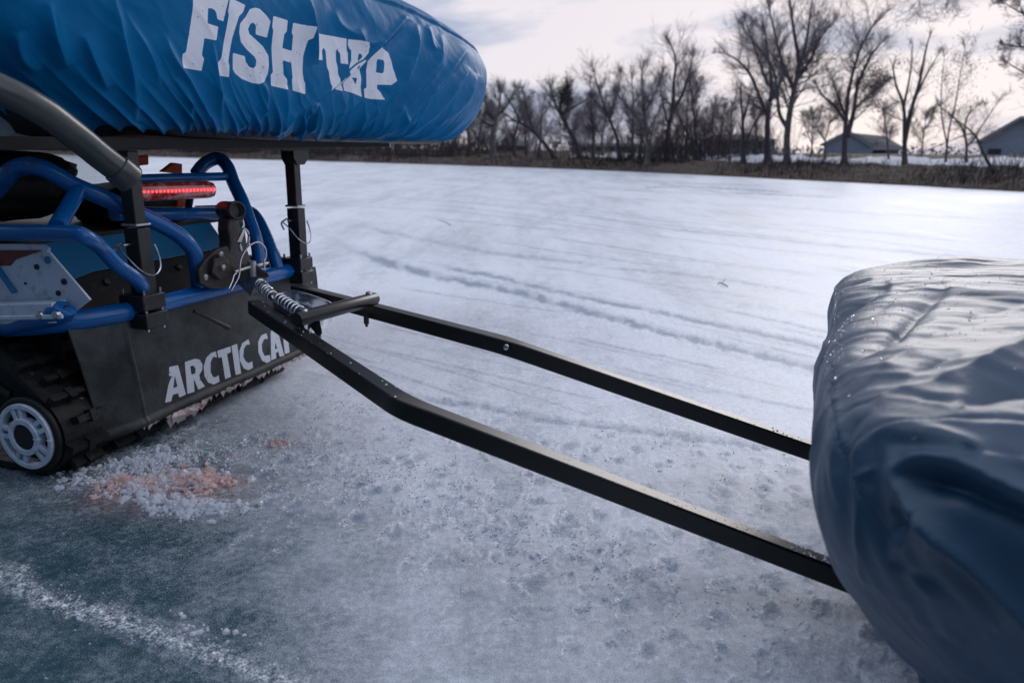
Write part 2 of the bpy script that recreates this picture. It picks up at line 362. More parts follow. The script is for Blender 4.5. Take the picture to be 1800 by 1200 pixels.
# ------------------------------------------------------------------ snowmobile
T0 = -.06                                    # plane of the near tunnel side
sled = thing('snowmobile', 'blue and silver snowmobile with tubular rear bumper, lit red tail light and black snow flap', 'snowmobile', O+B*-.6+L*.4)
bpy.context.view_layer.update()
def part(name, m, mb, parent=None, **k): return setp(name, m, parent or sled, mb, **k)
zt, zb, stp, sbt = .585, .43, -.255, -.14     # rear panel top and bottom
def rp(t, k, off=0): return loc(stp+(sbt-stp)*k+off, t, zt+(zb-zt)*k)
mb = MB(); sheet(mb, [rp(T0+.004, 0), rp(.80, 0), rp(.80, .60), rp(.20, .60), rp(.13, .66), rp(T0+.004, .66)], .004, B+Z*.6)
sheet(mb, [rp(T0-.012, -.02), rp(T0+.02, -.02), rp(T0+.02, .70), rp(T0-.012, .70)], .010, B+Z*.6, 0)
part('rear_panel', 'teal_panel', mb, smooth=False, bevel=.002)
mb = MB(); sheet(mb, [rp(T0+.006, .50, -.004), rp(.80, .50, -.004), rp(.80, 1.25, -.004), rp(T0+.006, 1.25, -.004)], -.004, B+Z*.6)
lp = part('lower_panel', 'black_steel', mb, smooth=False)
for t in (.06, .22, .36, .52): part('bolt', 'rusty_steel', bolt(MB(), rp(t, .80), B+Z*.6, .011) or MB(), lp) if False else None
for t in (.06, .22, .36, .52):
    b_ = MB(); bolt(b_, rp(t, .80), B+Z*.6, .011); part('bolt', 'rusty_steel', b_, lp)
mb = MB(); sheet(mb, [loc(stp, T0, zt), loc(stp, .86, zt), loc(-1.9, .86, zt), loc(-1.9, T0, zt)], -.006, Z)
beam(mb, [loc(stp+.004, T0, zt+.004), loc(stp+.004, .86, zt+.004)], .006, .012)
part('tunnel_top', 'tunnel_dark', mb, smooth=False)
# near side of the tunnel: silver, slanted rear edge
P = [pl(80, 436, T0), pl(160, 527, T0), pl(120, 532, T0), pl(90, 545, T0)]
s_ = lambda p: stz(p)[0]
c = [stz(p) for p in P]
mb = MB(); sheet(mb, [loc(c[0][0], T0, c[0][2]), loc(c[1][0]-.004, T0, c[1][2]), loc(c[1][0]-.1, T0, c[1][2]-.06), loc(-1.9, T0, .36), loc(-1.9, T0, c[0][2])], .006, L)
side = part('tunnel_side', 'aluminium', mb, smooth=False)
mb = MB()
beam(mb, [pl(-300, 428, T0-.004), pl(78, 434, T0-.004), pl(86, 440, T0-.004)], .008, .012)
part('top_edge', 'aluminium', mb, side)
mb = MB(); q = [pl(x, y, T0-.0015) for x, y in ((-200, 440), (75, 440), (28, 456), (18, 467), (-200, 468))]; sheet(mb, q, .0008, L); part('graphic_stripe', 'red_graphic', mb, side, smooth=False)
for x, y, r in ((84, 457, .0095), (65, 469, .007), (113, 495, .008), (103, 515, .007), (20, 500, .003), (45, 498, .003)):
    mb = MB(); cyl(mb, pl(x, y, T0-.001), L, r, .006, 16); part('rivet_hole', 'teal_panel' if x == 84 else 'black_hole', mb, side)
mb = MB(); beam(mb, [pl(-400, 560, T0-.03), pl(108, 547, T0-.03)], .045, .052); beam(mb, [pl(-400, 570, T0-.056), pl(110, 556, T0-.056)], .008, .012)
rail = part('running_board_rail', 'aluminium', mb, bevel=.003)
mb = MB(); cyl(mb, pl(114, 545, T0-.03), pl(114, 545, T0)-pl(60, 546, T0), .013, .02, 14); part('end_plug', 'black_plastic', mb, rail)
for x, y in ((72, 554), (100, 553)):
    mb = MB(); bolt(mb, pl(x, y, T0-.054), -L, .0115); part('bolt', 'zinc', mb, rail)
# bumper and frame tubes
def tb(path, r, m='blue_paint', name='frame_tube', rr=.05, parent=None, n=16):
    mb = MB(); tube(mb, smooth_path(path, 6), r, n); return part(name, m, mb, parent)
zc = .402
mb = MB()
path = [pl(84, 548, T0-.03), pl(112, 550, T0-.03), loc(-.20, T0-.02, zc-.012), loc(-.08, T0+.02, zc-.003), loc(-.02, .06, zc), loc(0, .16, zc), loc(0, .4, zc), loc(0, .7, zc), loc(0, .92, zc), loc(-.02, 1.0, zc), loc(-.1, 1.05, zc), loc(-.4, 1.05, zc)]
tube(mb, smooth_path(path, 6), [.021 if i < 2 else .027 for i in range(67)], 18)
bump_ = part('bumper_bar', 'blue_paint', mb)
tb([pl(-160, 403, T0-.02), pl(0, 409, T0-.02), pl(118, 410, T0-.02), pl(150, 417, T0-.01), pl(178, 436, .0), pl(205, 465, .05), pl(243, 494, .12), loc(-.005, .20, zc+.03)], .020)
a3 = [pl(-120, 405, T0+.02), pl(-20, 345, .04), pl(10, 310, .04), pl(36, 293, .05), pl(77, 297, .06), pl(128, 325, .10), pl(180, 347, .15), pl(233, 371, .21), pl(290, 399, .30), pl(322, 420, .34), pl(340, 443, .38), pl(347, 478, .40), loc(0, .415, zc+.03)]
tb(a3, .0235)
tb([pl(140, 330, .11), pl(120, 365, .04), pl(100, 400, T0)], .021)
tb([ps(345, 306, -.28), ps(360, 288, -.27), ps(383, 279, -.24), ps(399, 292, -.20), ps(410, 320, -.16), ps(425, 352, -.11), ps(441, 395, -.06), ps(452, 430, -.02), ps(457, 470, .0)], .0235)
tb([ps(345, 372, -.42), ps(412, 370, -.34), ps(437, 372, -.20), ps(452, 385, -.14), ps(467, 415, -.08), ps(480, 446, -.03), ps(489, 474, .0)], .0235)
tb([ps(225, 316, -.16), ps(300, 313, -.17), ps(404, 310, -.18)], .015, name='cross_bar')
tb([ps(200, 376, -.24), ps(300, 376, -.24), ps(412, 375, -.24)], .023, name='cross_bar')
tb([ps(330, 372, -.26), ps(336, 340, -.20)], .012, name='light_bracket', m='black_steel')
# tail light
mb = MB(); c0, c1 = ps(236, 338, -.13), ps(374, 333, -.13); ax = (c1-c0).normalized()
pts = [c0+(c1-c0)*k for k in (0, .03, .1, .9, .97, 1, 1.03)]
prof = [.7, .92, 1, 1, .85, .6, .3]
vs = []
for p, k in zip(pts, prof):
    for w in range(16):
        a_ = 2*math.pi*w/16; vs.append(p+B*(math.copysign(abs(math.cos(a_))**.6, math.cos(a_))*.022*k)+Z*(math.copysign(abs(math.sin(a_))**.7, math.sin(a_))*.029*k))
fs = [(i*16+k, i*16+(k+1) % 16, (i+1)*16+(k+1) % 16, (i+1)*16+k) for i in range(6) for k in range(16)]+[tuple(range(16))[::-1], tuple(96+k for k in range(16))]
mb.add(vs, fs); tl = part('tail_light', 'red_lens', mb)
mb = MB()
for k in range(20):
    p = c0+(c1-c0)*(.04+.9*k/19)+B*.0235+Z*.001; cyl(mb, p, B, .0030 if k < 6 else .0042, .004, 8)
part('lamp_row', 'led', mb, tl)
# snow flap with lettering
nu, nv = 330, 150
U, V = np.meshgrid(np.linspace(0, 1, nu), np.linspace(0, 1, nv), indexing='ij'); U, V = U.ravel(), V.ravel()
tt = -.035+U*1.115; zz = (zc-.01)+(.078-zc)*V
tt = tt+np.where(U < .04, (.04-U)*0.6*V, 0)
ss = .012*np.sin(V*2.2)+.004*fbm(tt*3, zz*4, o=3, seed=5)
ss = ss-np.clip(.105-tt, 0, 1)*.35*(1-.4*V)                       # near wing folded forward
ss = ss+.010*np.exp(-((V-.97)/.03)**2)                           # rolled lower edge
cre = np.abs(tt-(.105+.03*np.clip(V-.35, 0, 1)))
ss = ss+.0035*np.exp(-(cre/.004)**2)
P = np.array(O)[None]+np.outer(ss, np.array(B))+np.outer(tt, np.array(L))+np.outer(zz, [0, 0, 1])
orig = np.array(sled.location)
px, py = project(P)
fm = printed('flap_rubber', (.62, .64, .70), .5)
flap = grid_mesh('snow_flap', P-orig, nu, nv, fm); attr(flap, 'ink', print_sdf(px, py, AC_IN, AC_HOLE)); flap.parent = sled
so_ = flap.modifiers.new('thick', 'SOLIDIFY'); so_.thickness = .006; so_.offset = -1
def flap_part(name, m, mb): return part(name, m, mb, flap)
mb = MB(); rs = np.random.RandomState(3)
for k in range(150):                                              # frozen slush along the flap's lower edge
    t = rs.uniform(.10, 1.03); r = rs.uniform(.004, .013)*(1.6 if .22 < t < .36 else 1)
    c_ = loc(.012+rs.uniform(-.006, .006), t, .072-rs.uniform(0, .012)-(.012 if .22 < t < .36 else 0))
    vs = [c_+Vector((a, b, d))*r for a, b, d in ((1, 0, 0), (-1, 0, 0), (0, 1, 0), (0, -1, 0), (0, 0, .8), (0, 0, -1.6))]
    vs = [v+Vector(rs.uniform(-1, 1, 3)*r*.35) for v in vs]
    mb.add(vs, [(0, 2, 4), (2, 1, 4), (1, 3, 4), (3, 0, 4), (2, 0, 5), (1, 2, 5), (3, 1, 5), (0, 3, 5)])
tag(flap_part('frozen_slush', 'slush', mb), kind='stuff')
mb = MB(); tube(mb, [ps(341, 547, .03), ps(370, 560, .045), ps(390, 570, .05), ps(402, 576, .055)], [.006, .006, .008, .009], 8); flap_part('rusty_rod', 'rusty_steel', mb)
# track, idler wheel
wc = pl(40, 753, -.15); ws, wt, wz = stz(wc); wz = .118
Rt = .108
def band(a, rad): return (ws+rad*math.sin(a), wz-rad*math.cos(a))      # a=0 bottom, grows towards the rear and up
prof = [(ws-2.0, .012)]+[(ws-.001-.02, .012)]
prof = [(ws-2.2, wz-Rt), (ws-1.2, wz-Rt), (ws-.6, wz-Rt), (ws-.2, wz-Rt)]+[band(R(a), Rt) for a in range(0, 141, 10)]
e_ = prof[-1]; dirn = Vector((-math.cos(R(40)), math.sin(R(40))))
prof += [(e_[0]+dirn.x*d, e_[1]+dirn.y*d) for d in (.1, .2, .3, .4)]+[(e_[0]-.8, .50), (e_[0]-1.6, .50)]
ta, tbb = -.125, .92
mb = MB(); n = len(prof); vs = []
inner = []
for i, (s, z) in enumerate(prof):
    a = Vector(prof[max(i-1, 0)]); b = Vector(prof[min(i+1, n-1)]); d = (b-a).normalized(); inner.append((s-d.y*.016, z+d.x*.016))
for t in (ta, tbb):
    vs += [loc(s, t, z) for s, z in prof]+[loc(s, t, z) for s, z in inner]
fs = []
for i in range(n-1):
    fs += [(i, i+1, 2*n+i+1, 2*n+i), (n+i, 3*n+i, 3*n+i+1, n+i+1), (i, n+i, n+i+1, i+1), (2*n+i, 2*n+i+1, 3*n+i+1, 3*n+i)]
mb.add(vs, fs); track = part('track', 'track_rubber', mb)
acc = 0; k = 0; rs = np.random.RandomState(8)
for i in range(1, n-3):                                                   # lugs
    a, b = Vector(prof[i]), Vector(prof[i+1]); ln = (b-a).length; d = (b-a).normalized(); nn = Vector((d.y, -d.x))
    if prof[i][0] < ws-1.0: continue
    while acc < ln:
        p = a+d*acc
        for (t0, t1) in ((ta+.0, ta+.115), (ta+.16, ta+.22), (ta+.24, ta+.50), (ta+.55, ta+.80), (ta+.85, tbb)) if k % 2 == 0 else ((ta+.03, ta+.125), (ta+.17, ta+.34), (ta+.40, ta+.66), (ta+.72, tbb-.06)):
            if t1 > ta+.13 and p.x+nn.x*.035 > -.055 and p.y > .055: continue
            lm = MB(); c_ = p+nn*.013
            nx = Vector(B)*nn.x+Z*nn.y; dx = Vector(B)*d.x+Z*d.y
            box(lm, loc(c_.x, (t0+t1)/2, c_.y), .026, t1-t0, .018, nx, L, dx); box(lm, loc(c_.x, (t0+t1)/2, c_.y)+nx*.006, .022, .02, .032, nx, L, dx)
            part('lug', 'track_rubber', lm, track, smooth=False)
        acc += .062; k += 1
    acc -= ln
def wheel_mb(cen, r, tread=False):
    pass
X_, Y_ = B, Z
def wp(r, a, off=0): return loc(ws, -.15, wz)+B*(r*math.cos(a))+Z*(r*math.sin(a))+L*off
wheel = thing_w = None
mb = MB(); tube(mb, [wp(.0955, 2*math.pi*k/48, .016) for k in range(48)], .0095, 12, closed=True); wheel = part('idler_wheel', 'black_plastic', mb)
mb = MB()
def ringpoly(r0, r1, a0, a1, z0, z1, n=24):
    vs = []
    for k in range(n+1):
        a = a0+(a1-a0)*k/n
        vs += [wp(r0, a, z0), wp(r1, a, z0), wp(r1, a, z1), wp(r0, a, z1)]
    fs = [(4*k+j, 4*k+(j+1) % 4, 4*k+4+(j+1) % 4, 4*k+4+j) for k in range(n) for j in range(4)]+[(0, 1, 2, 3), (4*n+3, 4*n+2, 4*n+1, 4*n)]
    mb.add(vs, fs)
ringpoly(.076, .089, 0, 2*math.pi, 0, .02, 60); ringpoly(.035, .050, 0, 2*math.pi, -.004, .02, 40)
for k in range(5):
    a = R(90+14)+2*math.pi*k/5
    for da0 in (-.17, .17):
        w = .0045
        for sgn in (1,):
            p0, p1 = wp(.042, a+da0*1.3, .008), wp(.076, a+da0, .008)
            d = (p1-p0).normalized(); box(mb, (p0+p1)/2, (p1-p0).length, .014, .0125, d, L, d.cross(L))
part('rim', 'wheel_plastic', mb, wheel, bevel=.0015)
mb = MB(); cyl(mb, wp(0, 0, .004), L, .031, .012, 30); cyl(mb, wp(0, 0, .03), L, .07, .01, 30); part('hub', 'black_hole', mb, wheel)
mb = MB(); cyl(mb, loc(ws, .38, wz), L, .02, 1.0, 12)
for t in (.05, .3, .55, .8): cyl(mb, loc(ws, t, wz), L, .085, .03, 30)
part('axle', 'black_plastic', mb)
mb = MB(); beam(mb, [loc(ws-.75, -.10, .19), loc(ws-.05, -.10, wz+.03), loc(ws, -.10, wz)], .02, .035); beam(mb, [pl(-60, 640, -.10), pl(20, 693, -.10)], .012, .02)
part('skid_rail', 'black_steel', mb)
mb = MB(); sheet(mb, [loc(-.6, -.02, .10), loc(-.12, -.02, .14), loc(-.12, .0, .42), loc(-1.9, .0, .55), loc(-1.9, -.02, .10)], .01, L); part('inner_guard', 'black_plastic', mb, smooth=False)
# hitch bracket on the bumper
mb = MB(); q = [ps(x, y, .045) for x, y in ((403, 384), (430, 380), (433, 415), (436, 440), (446, 468), (455, 486), (440, 500), (412, 498), (398, 480), (403, 452), (405, 425), (402, 405))]
sheet(mb, q, .045, -B); hb = part('hitch_bracket', 'rusty_steel', mb, smooth=False, bevel=.006)
mb = MB(); rc = ps(416, 370, .06); axx = (CAMP-rc).normalized()*.5+B*.5
tube(mb, [rc+axx.normalized().orthogonal().normalized()*0+Vector(axx.normalized().orthogonal().normalized())*.026*math.cos(w)+axx.normalized().cross(axx.normalized().orthogonal().normalized())*.026*math.sin(w) for w in [2*math.pi*k/30 for k in range(30)]], .0055, 8, closed=True)
tube(mb, [rc-axx.normalized()*.012, rc-axx.normalized()*.09], .029, 24); part('ring', 'black_steel', mb, hb)
mb = MB(); q = [ps(x, y, .055) for x, y in ((350, 476), (362, 456), (382, 438), (400, 432), (408, 450), (412, 492), (398, 506), (372, 508), (352, 498))]; sheet(mb, q, .02, -B)
q = [ps(x, y, .075) for x, y in ((378, 455), (392, 446), (404, 462), (404, 482), (388, 492), (374, 480))]; sheet(mb, q, .03, -B)
pp = part('side_plate', 'rusty_steel', mb, hb, smooth=False, bevel=.004)
for x, y in ((391, 470), (360, 487), (387, 447)):
    b_ = MB(); bolt(b_, ps(x, y, .078), B, .010); o_ = setp('bolt', 'raw_steel', hb, b_)
mb = MB(); beam(mb, smooth_path([ps(424, 388, .07), ps(427, 405, .075), ps(420, 425, .075), ps(424, 440, .07)], 4), .008, .014); beam(mb, smooth_path([ps(429, 402, .07), ps(436, 408, .075), ps(437, 424, .075), ps(432, 436, .07)], 4), .006, .006)
part('latch', 'raw_steel', mb, hb)
mb = MB(); q0 = [pd(x, y, 2.42) for x, y in ((425, 464), (449, 482), (453, 489), (471, 489), (475, 484), (449, 463))]
dn = [pd(x, y, 2.46) for x, y in ((408, 490), (432, 512), (440, 521), (456, 521), (462, 500), (437, 480))]
vs = q0+dn+[p+(sum(q0, Vector())/6-p)*.16 for p in q0]+[p+(sum(dn, Vector())/6-p)*.16 for p in dn]
fs = []
for i in range(6):
    j = (i+1) % 6; fs += [(i, j, 6+j, 6+i), (12+i, 18+i, 18+j, 12+j), (i, 12+i, 12+j, j), (6+i, 6+j, 18+j, 18+i)]
mb.add(vs, fs); part('receiver', 'raw_steel', mb, hb, smooth=False, bevel=.0015)
mb = MB(); cyl(mb, pd(443, 472, 2.42), Z, .014, .05, 16); tube(mb, [ps(412, 478, .10), ps(436, 470, .10), ps(470, 462, .10)], .006, 8)
part('pin', 'raw_steel', mb, hb)
mb = MB(); tube(mb, smooth_path([ps(x, y, .12) for x, y in ((406, 511), (412, 500), (420, 484), (423, 457), (432, 439), (444, 428), (456, 426), (466, 436), (467, 451), (464, 462), (465, 475))], 5), .0030, 6)
tube(mb, smooth_path([ps(x, y, .125) for x, y in ((402, 507), (408, 494), (411, 484), (415, 480))], 4), .0028, 6); part('wire_clip', 'zinc', mb, hb)
# ------------------------------------------------------------------ cargo rack
rack = thing('cargo_rack', 'black steel cargo rack on square posts clamped to the rear bumper', 'rack', loc(-.4, .6, H-.02))
bpy.context.view_layer.update()
def rpart(name, m, mb, parent=None, **k): return setp(name, m, parent or rack, mb, **k)
mb = MB(); beam(mb, [loc(.05, -.40, .8515), loc(.05, 1.655, .8715)], .032, .030); rb = rpart('rear_rail', 'rack_black', mb, bevel=.002)
mb = MB(); box(mb, loc(.05, 1.665, .8715), .030, .014, .028); setp('end_plug', 'aluminium', rb, mb, bevel=.002)
mb = MB()
for s in (-.35, -.75): beam(mb, [loc(s, -.40, .8535), loc(s, 1.65, .8735)], .03, .028)
for t in (-.39, .16, .55, .93, 1.3): beam(mb, [loc(.03, t, .853+.0098*(t+.4)), loc(-.74, t, .853+.0098*(t+.4))], .026, .024)
rpart('deck_frame', 'rack_black', mb, bevel=.002)
def post(t, ring_y, xs, label=None):
    ztop = .838
    mb = MB(); box(mb, loc(.025, t-.004, (.64+ztop)/2), .040, .040, ztop-.64); pt = rpart('post', 'black_steel', mb, bevel=.003)
    mb = MB(); box(mb, loc(.025, t, .535), .048, .048, .196); setp('sleeve', 'black_steel', pt, mb, bevel=.003)
    mb = MB(); box(mb, loc(.025, t-.002, .642), .054, .054, .007); setp('collar', 'raw_steel', pt, mb, bevel=.002)
    mb = MB(); box(mb, loc(.016, t, .427), .085, .085, .045); box(mb, loc(.018, t, .376), .088, .085, .045)
    cl = setp('clamp', 'black_steel', pt, mb, bevel=.004)
    for a, b in ((.052, -.03), (.052, .03), (-.018, -.03), (-.018, .03)):
        mb = MB(); cyl(mb, loc(a, t+b, .405), Z, .004, .118, 8); setp('bolt', 'zinc', pt, mb)
    mb = MB()
    w = [loc(.055*math.cos(a)*.9+.025, t+.0+.0*a, .60)+L*(.062*math.sin(a))*.0 for a in (0,)]
    c_ = loc(.052, t, .575)
    ring = [loc(.025-.030, t-.045, .585), loc(.030, t-.052, .560), loc(.052, t-.032, .520), loc(.066, t, .503), loc(.066, t+.026, .52), loc(.056, t+.036, .553), loc(.050, t+.030, .585)]
    tube(mb, smooth_path(ring, 6), .0024, 6)
    tube(mb, [loc(.025, t-.055, .59), loc(.025, t+.036, .59)], .0045, 8); tube(mb, smooth_path([loc(.02, t-.052, .598), loc(.0, t-.060, .582), loc(.012, t-.064, .558)], 4), .0034, 6)
    setp('pin_clip', 'zinc', pt, mb)
    return pt
post(.165, 0, 0); p2 = post(.94, 0, 0)
mb = MB(); sheet(mb, [loc(.048, .94+a, z) for a, z in ((-.036, .842), (-.036, .815), (-.016, .79), (.030, .79), (.062, .815), (.062, .842))], .006, B); sheet(mb, [loc(.0, .94+a, z) for a, z in ((-.036, .842), (-.036, .815), (-.016, .79), (.030, .79), (.062, .815), (.062, .842))], .004, B)
setp('gusset', 'black_steel', p2, mb, smooth=False)
tag(rack)
gt = [pd(-260, 100, 1.35), pd(-120, 112, 1.4), pd(0, 157, 1.48), pd(74, 195, 1.56), pd(130, 236, 1.64), pd(176, 274, 1.70), pd(214, 303, 1.745)]
mb = MB(); tube(mb, smooth_path(gt, 8), .0315, 32); gb = rpart('grab_handle', 'grey_tube', mb)
mb = MB(); a_, b_ = pd(204, 295, 1.733), pd(233, 318, 1.765); d_ = (b_-a_).normalized()
tube(mb, [a_, a_+d_*.002, b_-d_*.006, b_-d_*.001, b_], [.0325, .0355, .0358, .033, .026], 36); setp('end_cap', 'grey_tube', gb, mb)
# ------------------------------------------------------------------ things stowed between rack and tunnel
def blob(name, c, rx, ry, rz, m, label, cat, seed, p=3.0, nu=64, nv=40, amp=.14):
    U, V = np.meshgrid(np.linspace(0, 2*np.pi, nu, endpoint=False), np.linspace(-np.pi/2, np.pi/2, nv), indexing='ij'); U, V = U.ravel(), V.ravel()
    sg = lambda x, e: np.sign(x)*np.abs(x)**e
    e = 2/p; x, y, z = sg(np.cos(V), e)*sg(np.cos(U), e), sg(np.cos(V), e)*sg(np.sin(U), e), sg(np.sin(V), e)
    f = 1+amp*(fbm(x*1.6+seed, y*1.6, z*1.6, 4, seed)*.6-np.abs(fbm(x*2.3, y*2.3+seed, z*2.3, 3, seed+9))*.5)
    P = np.outer(x*rx*f, np.array(B))+np.outer(y*ry*f, np.array(L))+np.outer(z*rz*f, [0, 0, 1])
    o = grid_mesh(name, P, nu, nv, m, True); o.location = c; return tag(o, label, cat)
blob('gear_bag', loc(-.95, .25, .72), .45, .40, .125, 'black_cloth', 'black soft bag lying on the tunnel under the rack, behind the blue frame tubes', 'bag', 3)
g = blob('cargo_bag', loc(-.55, .74, .650), .19, .19, .075, 'black_cloth', 'black and orange soft bag behind the tail light, under the rack', 'bag', 7)
for q_ in (((285, 302), (306, 286), (321, 288), (321, 306)), ((312, 352), (324, 349), (324, 364), (312, 366)), ((240, 276), (262, 272), (262, 290), (240, 292))):
    mb = MB(); sheet(mb, [ps(x, y, -.33) for x, y in q_], .02, -B); setp('orange_panel', 'orange_cloth', g, mb, bevel=.004)
for ch in g.children: ch.matrix_parent_inverse = Matrix(); ch.location = (0, 0, 0)
blob('cloth_bundle', pd(-18, 214, 1.95), .09, .08, .062, 'grey_cloth', 'pale grey cloth bundle at the left edge below the grey grab handle', 'bundle', 11, p=2.6)
# ------------------------------------------------------------------ tow hitch
tow = thing('tow_hitch', 'black two rail tow hitch with silver springs running to the grey covered sled', 'tow hitch', (-.1, 1.7, .3))
bpy.context.view_layer.update()
def tpart(name, m, mb, parent=None, **k): return setp(name, m, parent or tow, mb, **k)
nA, nB, nC = pd(447, 539, 2.22), pd(710, 716, 1.49), pd(1482, 1013, 1.42)
fA, fB, fC = pd(519, 510, 2.52), pd(888, 607, 1.93), pd(1413, 788, 1.86)
def railpath(a, b, c, ext): return round_path([a, b, c+(c-b).normalized()*ext], .05, 8)
mb = MB(); beam(mb, railpath(nA, nB, nC, .12), .040, .042); near = tpart('near_rail', 'black_rail', mb, bevel=.004); near.name = 'side_rail'
mb = MB(); beam(mb, railpath(fA, fB, fC, .15), .040, .042); far = tpart('side_rail', 'black_rail', mb, bevel=.004)
for x, y, r in ((455, 546, .0085), (477, 563, .0085)):
    mb = MB(); d = 1/(1/2.22+(1/1.49-1/2.22)*(x-447)/263); cc = pd(x, y, d-.022); bolt(mb, cc, (Vector((-.6, -1, 0))).normalized(), r); setp('bolt', 'zinc', near, mb)
mb = MB(); bolt(mb, pd(890, 610, 1.905), Vector((-.3, -1, 0)), .008); setp('bolt', 'zinc', far, mb)
mb = MB(); c_ = pd(644, 562, 2.25); cyl(mb, c_, Z, .008, .025, 10); cyl(mb, c_-Z*.014, Z, .0045, .014, 8); setp('hex_bolt', 'rusty_steel', far, mb)
def raildepth(x): return 1/(1/2.22+(1/1.49-1/2.22)*(x-447)/263)
x0, x1 = pd(521, 562, 1.93), pd(661, 524, 2.24)
mb = MB(); dd = (x1-x0).normalized(); tube(mb, [x0, x0+dd*.003, x1-dd*.012, x1-dd*.004, x1], [.0185, .020, .020, .017, .010], 24); xb = tpart('cross_bar', 'black_rail', mb)
mb = MB(); bolt(mb, x1-dd*.035+Z*.019, Z, .010); setp('bolt', 'chrome', xb, mb)
mb = MB(); bolt(mb, x0+dd*.030+Z*.018, Z, .010); setp('bolt', 'chrome', xb, mb)
mb = MB(); sheet(mb, [pd(x, y, 2.0) for x, y in ((543, 572), (562, 566), (566, 586), (560, 592))], .008, Z); tpart('gusset', 'black_rail', mb, smooth=False)
# stainless trough between the rails
loop = [(477, 521, 2.16), (488, 517, 2.24), (510, 510, 2.36), (521, 510, 2.38), (548, 518, 2.33), (578, 529, 2.27), (583, 535, 2.20), (572, 546, 2.10), (540, 560, 1.98), (520, 556, 1.99), (500, 541, 2.06)]
lp3 = smooth_path([pd(*q) for q in loop], 4, closed=True)
cen = sum(lp3, Vector())/len(lp3); mb = MB(); n = len(lp3); vs = []
for p in lp3:
    i_ = p+(cen-p).normalized()*.004
    vs += [p, i_, i_-Z*.042, p-Z*.045]
fs = [(4*i+j, 4*((i+1) % n)+j, 4*((i+1) % n)+(j+1) % 4, 4*i+(j+1) % 4) for i in range(n) for j in range(4)]
mb.add(vs, fs); mb.add([p-Z*.040 for p in lp3], [tuple(range(n))]); tpart('coupler_trough', 'chrome', mb)
for (a, b) in (((455, 498, 2.40), (480, 523, 2.22)), ((488, 524, 2.15), (528, 550, 2.00))):
    a, b = pd(*a), pd(*b); mb = MB(); tube(mb, helix(a, b, .0165, 7 if a == a else 7), .0034, 6); sp_ = tpart('coil_spring', 'zinc', mb)
    mb = MB(); tube(mb, [a, b], .009, 10); setp('rod', 'black_steel', sp_, mb)
# ice grains lying on the rails
mb = MB(); rs = np.random.RandomState(21)
for (a, b, n_, pw) in ((nB, nC, 150, 3.0), (fB, fC, 50, 2.0), (nA, nB, 30, 1.0)):
    for k in range(n_):
        u_ = rs.rand()**(1/pw); r = rs.uniform(.0009, .0030)*(1.5 if u_ > .88 else .8)
        side_ = (b-a).cross(Z).normalized(); c_ = a+(b-a)*u_+Z*.0215+side_*rs.uniform(-.017, .017)
        vs = [c_+Vector(q)*r+Vector(rs.uniform(-1, 1, 3)*r*.3) for q in ((1, 0, 0), (-1, 0, 0), (0, 1, 0), (0, -1, 0), (0, 0, .8), (0, 0, -.8))]
        mb.add(vs, [(0, 2, 4), (2, 1, 4), (1, 3, 4), (3, 0, 4), (2, 0, 5), (1, 2, 5), (3, 1, 5), (0, 3, 5)])
g_ = tpart('ice_grains', 'snow', mb, smooth=False); g_['kind'] = 'stuff'
# ------------------------------------------------------------------ cloth covers
def cloth(name, col, rough, spec, sheen=0, fine=900, coat=0, var_col=None):
    m = mat(name, col, rough, spec=spec, coat=coat, var=.5, vscale=6, var_col=var_col or [c*.75 for c in col], vlo=.35, vhi=.7)
    t = m.node_tree; b = t.nodes['Principled BSDF']; b.inputs['Sheen Weight'].default_value = sheen; b.inputs['Sheen Roughness'].default_value = .4
    b.inputs['Coat Roughness'].default_value = .3
    c = t.nodes.new('ShaderNodeTexCoord')
    n = t.nodes.new('ShaderNodeTexNoise'); n.inputs['Scale'].default_value = 38; n.inputs['Detail'].default_value = 6; n.inputs['Roughness'].default_value = .6; t.links.new(c.outputs['Object'], n.inputs['Vector'])
    n2 = t.nodes.new('ShaderNodeTexNoise'); n2.inputs['Scale'].default_value = fine; n2.inputs['Detail'].default_value = 2; t.links.new(c.outputs['Object'], n2.inputs['Vector'])
    b1 = t.nodes.new('ShaderNodeBump'); b1.inputs['Strength'].default_value = .35; b1.inputs['Distance'].default_value = .004; t.links.new(n.outputs[0], b1.inputs['Height'])
    b2 = t.nodes.new('ShaderNodeBump'); b2.inputs['Strength'].default_value = .25; b2.inputs['Distance'].default_value = .0006; t.links.new(n2.outputs[0], b2.inputs['Height']); t.links.new(b1.outputs[0], b2.inputs['Normal'])
    t.links.new(b2.outputs[0], b.inputs['Normal'])
    return m
cloth('blue_nylon', (.0, .128, .310), .42, .08, .0)
cloth('grey_nylon', (.014, .058, .118), .44, .60, .0)
def outline(a, b, n, dens, e=5.0, m=6000):
    """unit superellipse resampled by arc length with density dens(theta)"""
    th = np.linspace(0, 2*np.pi, m, endpoint=False)
    x = np.sign(np.cos(th))*np.abs(np.cos(th))**(2/e); y = np.sign(np.sin(th))*np.abs(np.sin(th))**(2/e)
    X, Y = x*a, y*b; ds = np.hypot(np.roll(X, -1)-X, np.roll(Y, -1)-Y)*dens(x, y)
    s = np.concatenate([[0], np.cumsum(ds)]); arc = np.concatenate([[0], np.cumsum(np.hypot(np.roll(X, -1)-X, np.roll(Y, -1)-Y))])
    q = np.linspace(0, s[-1], n, endpoint=False); k = np.interp(q, s, np.arange(m+1))
    k0 = np.floor(k).astype(int) % m; k1 = (k0+1) % m; f = k-np.floor(k)
    return x[k0]*(1-f)+x[k1]*f, y[k0]*(1-f)+y[k1]*f, np.interp(k, np.arange(m+1), arc)
FK = [1.75]
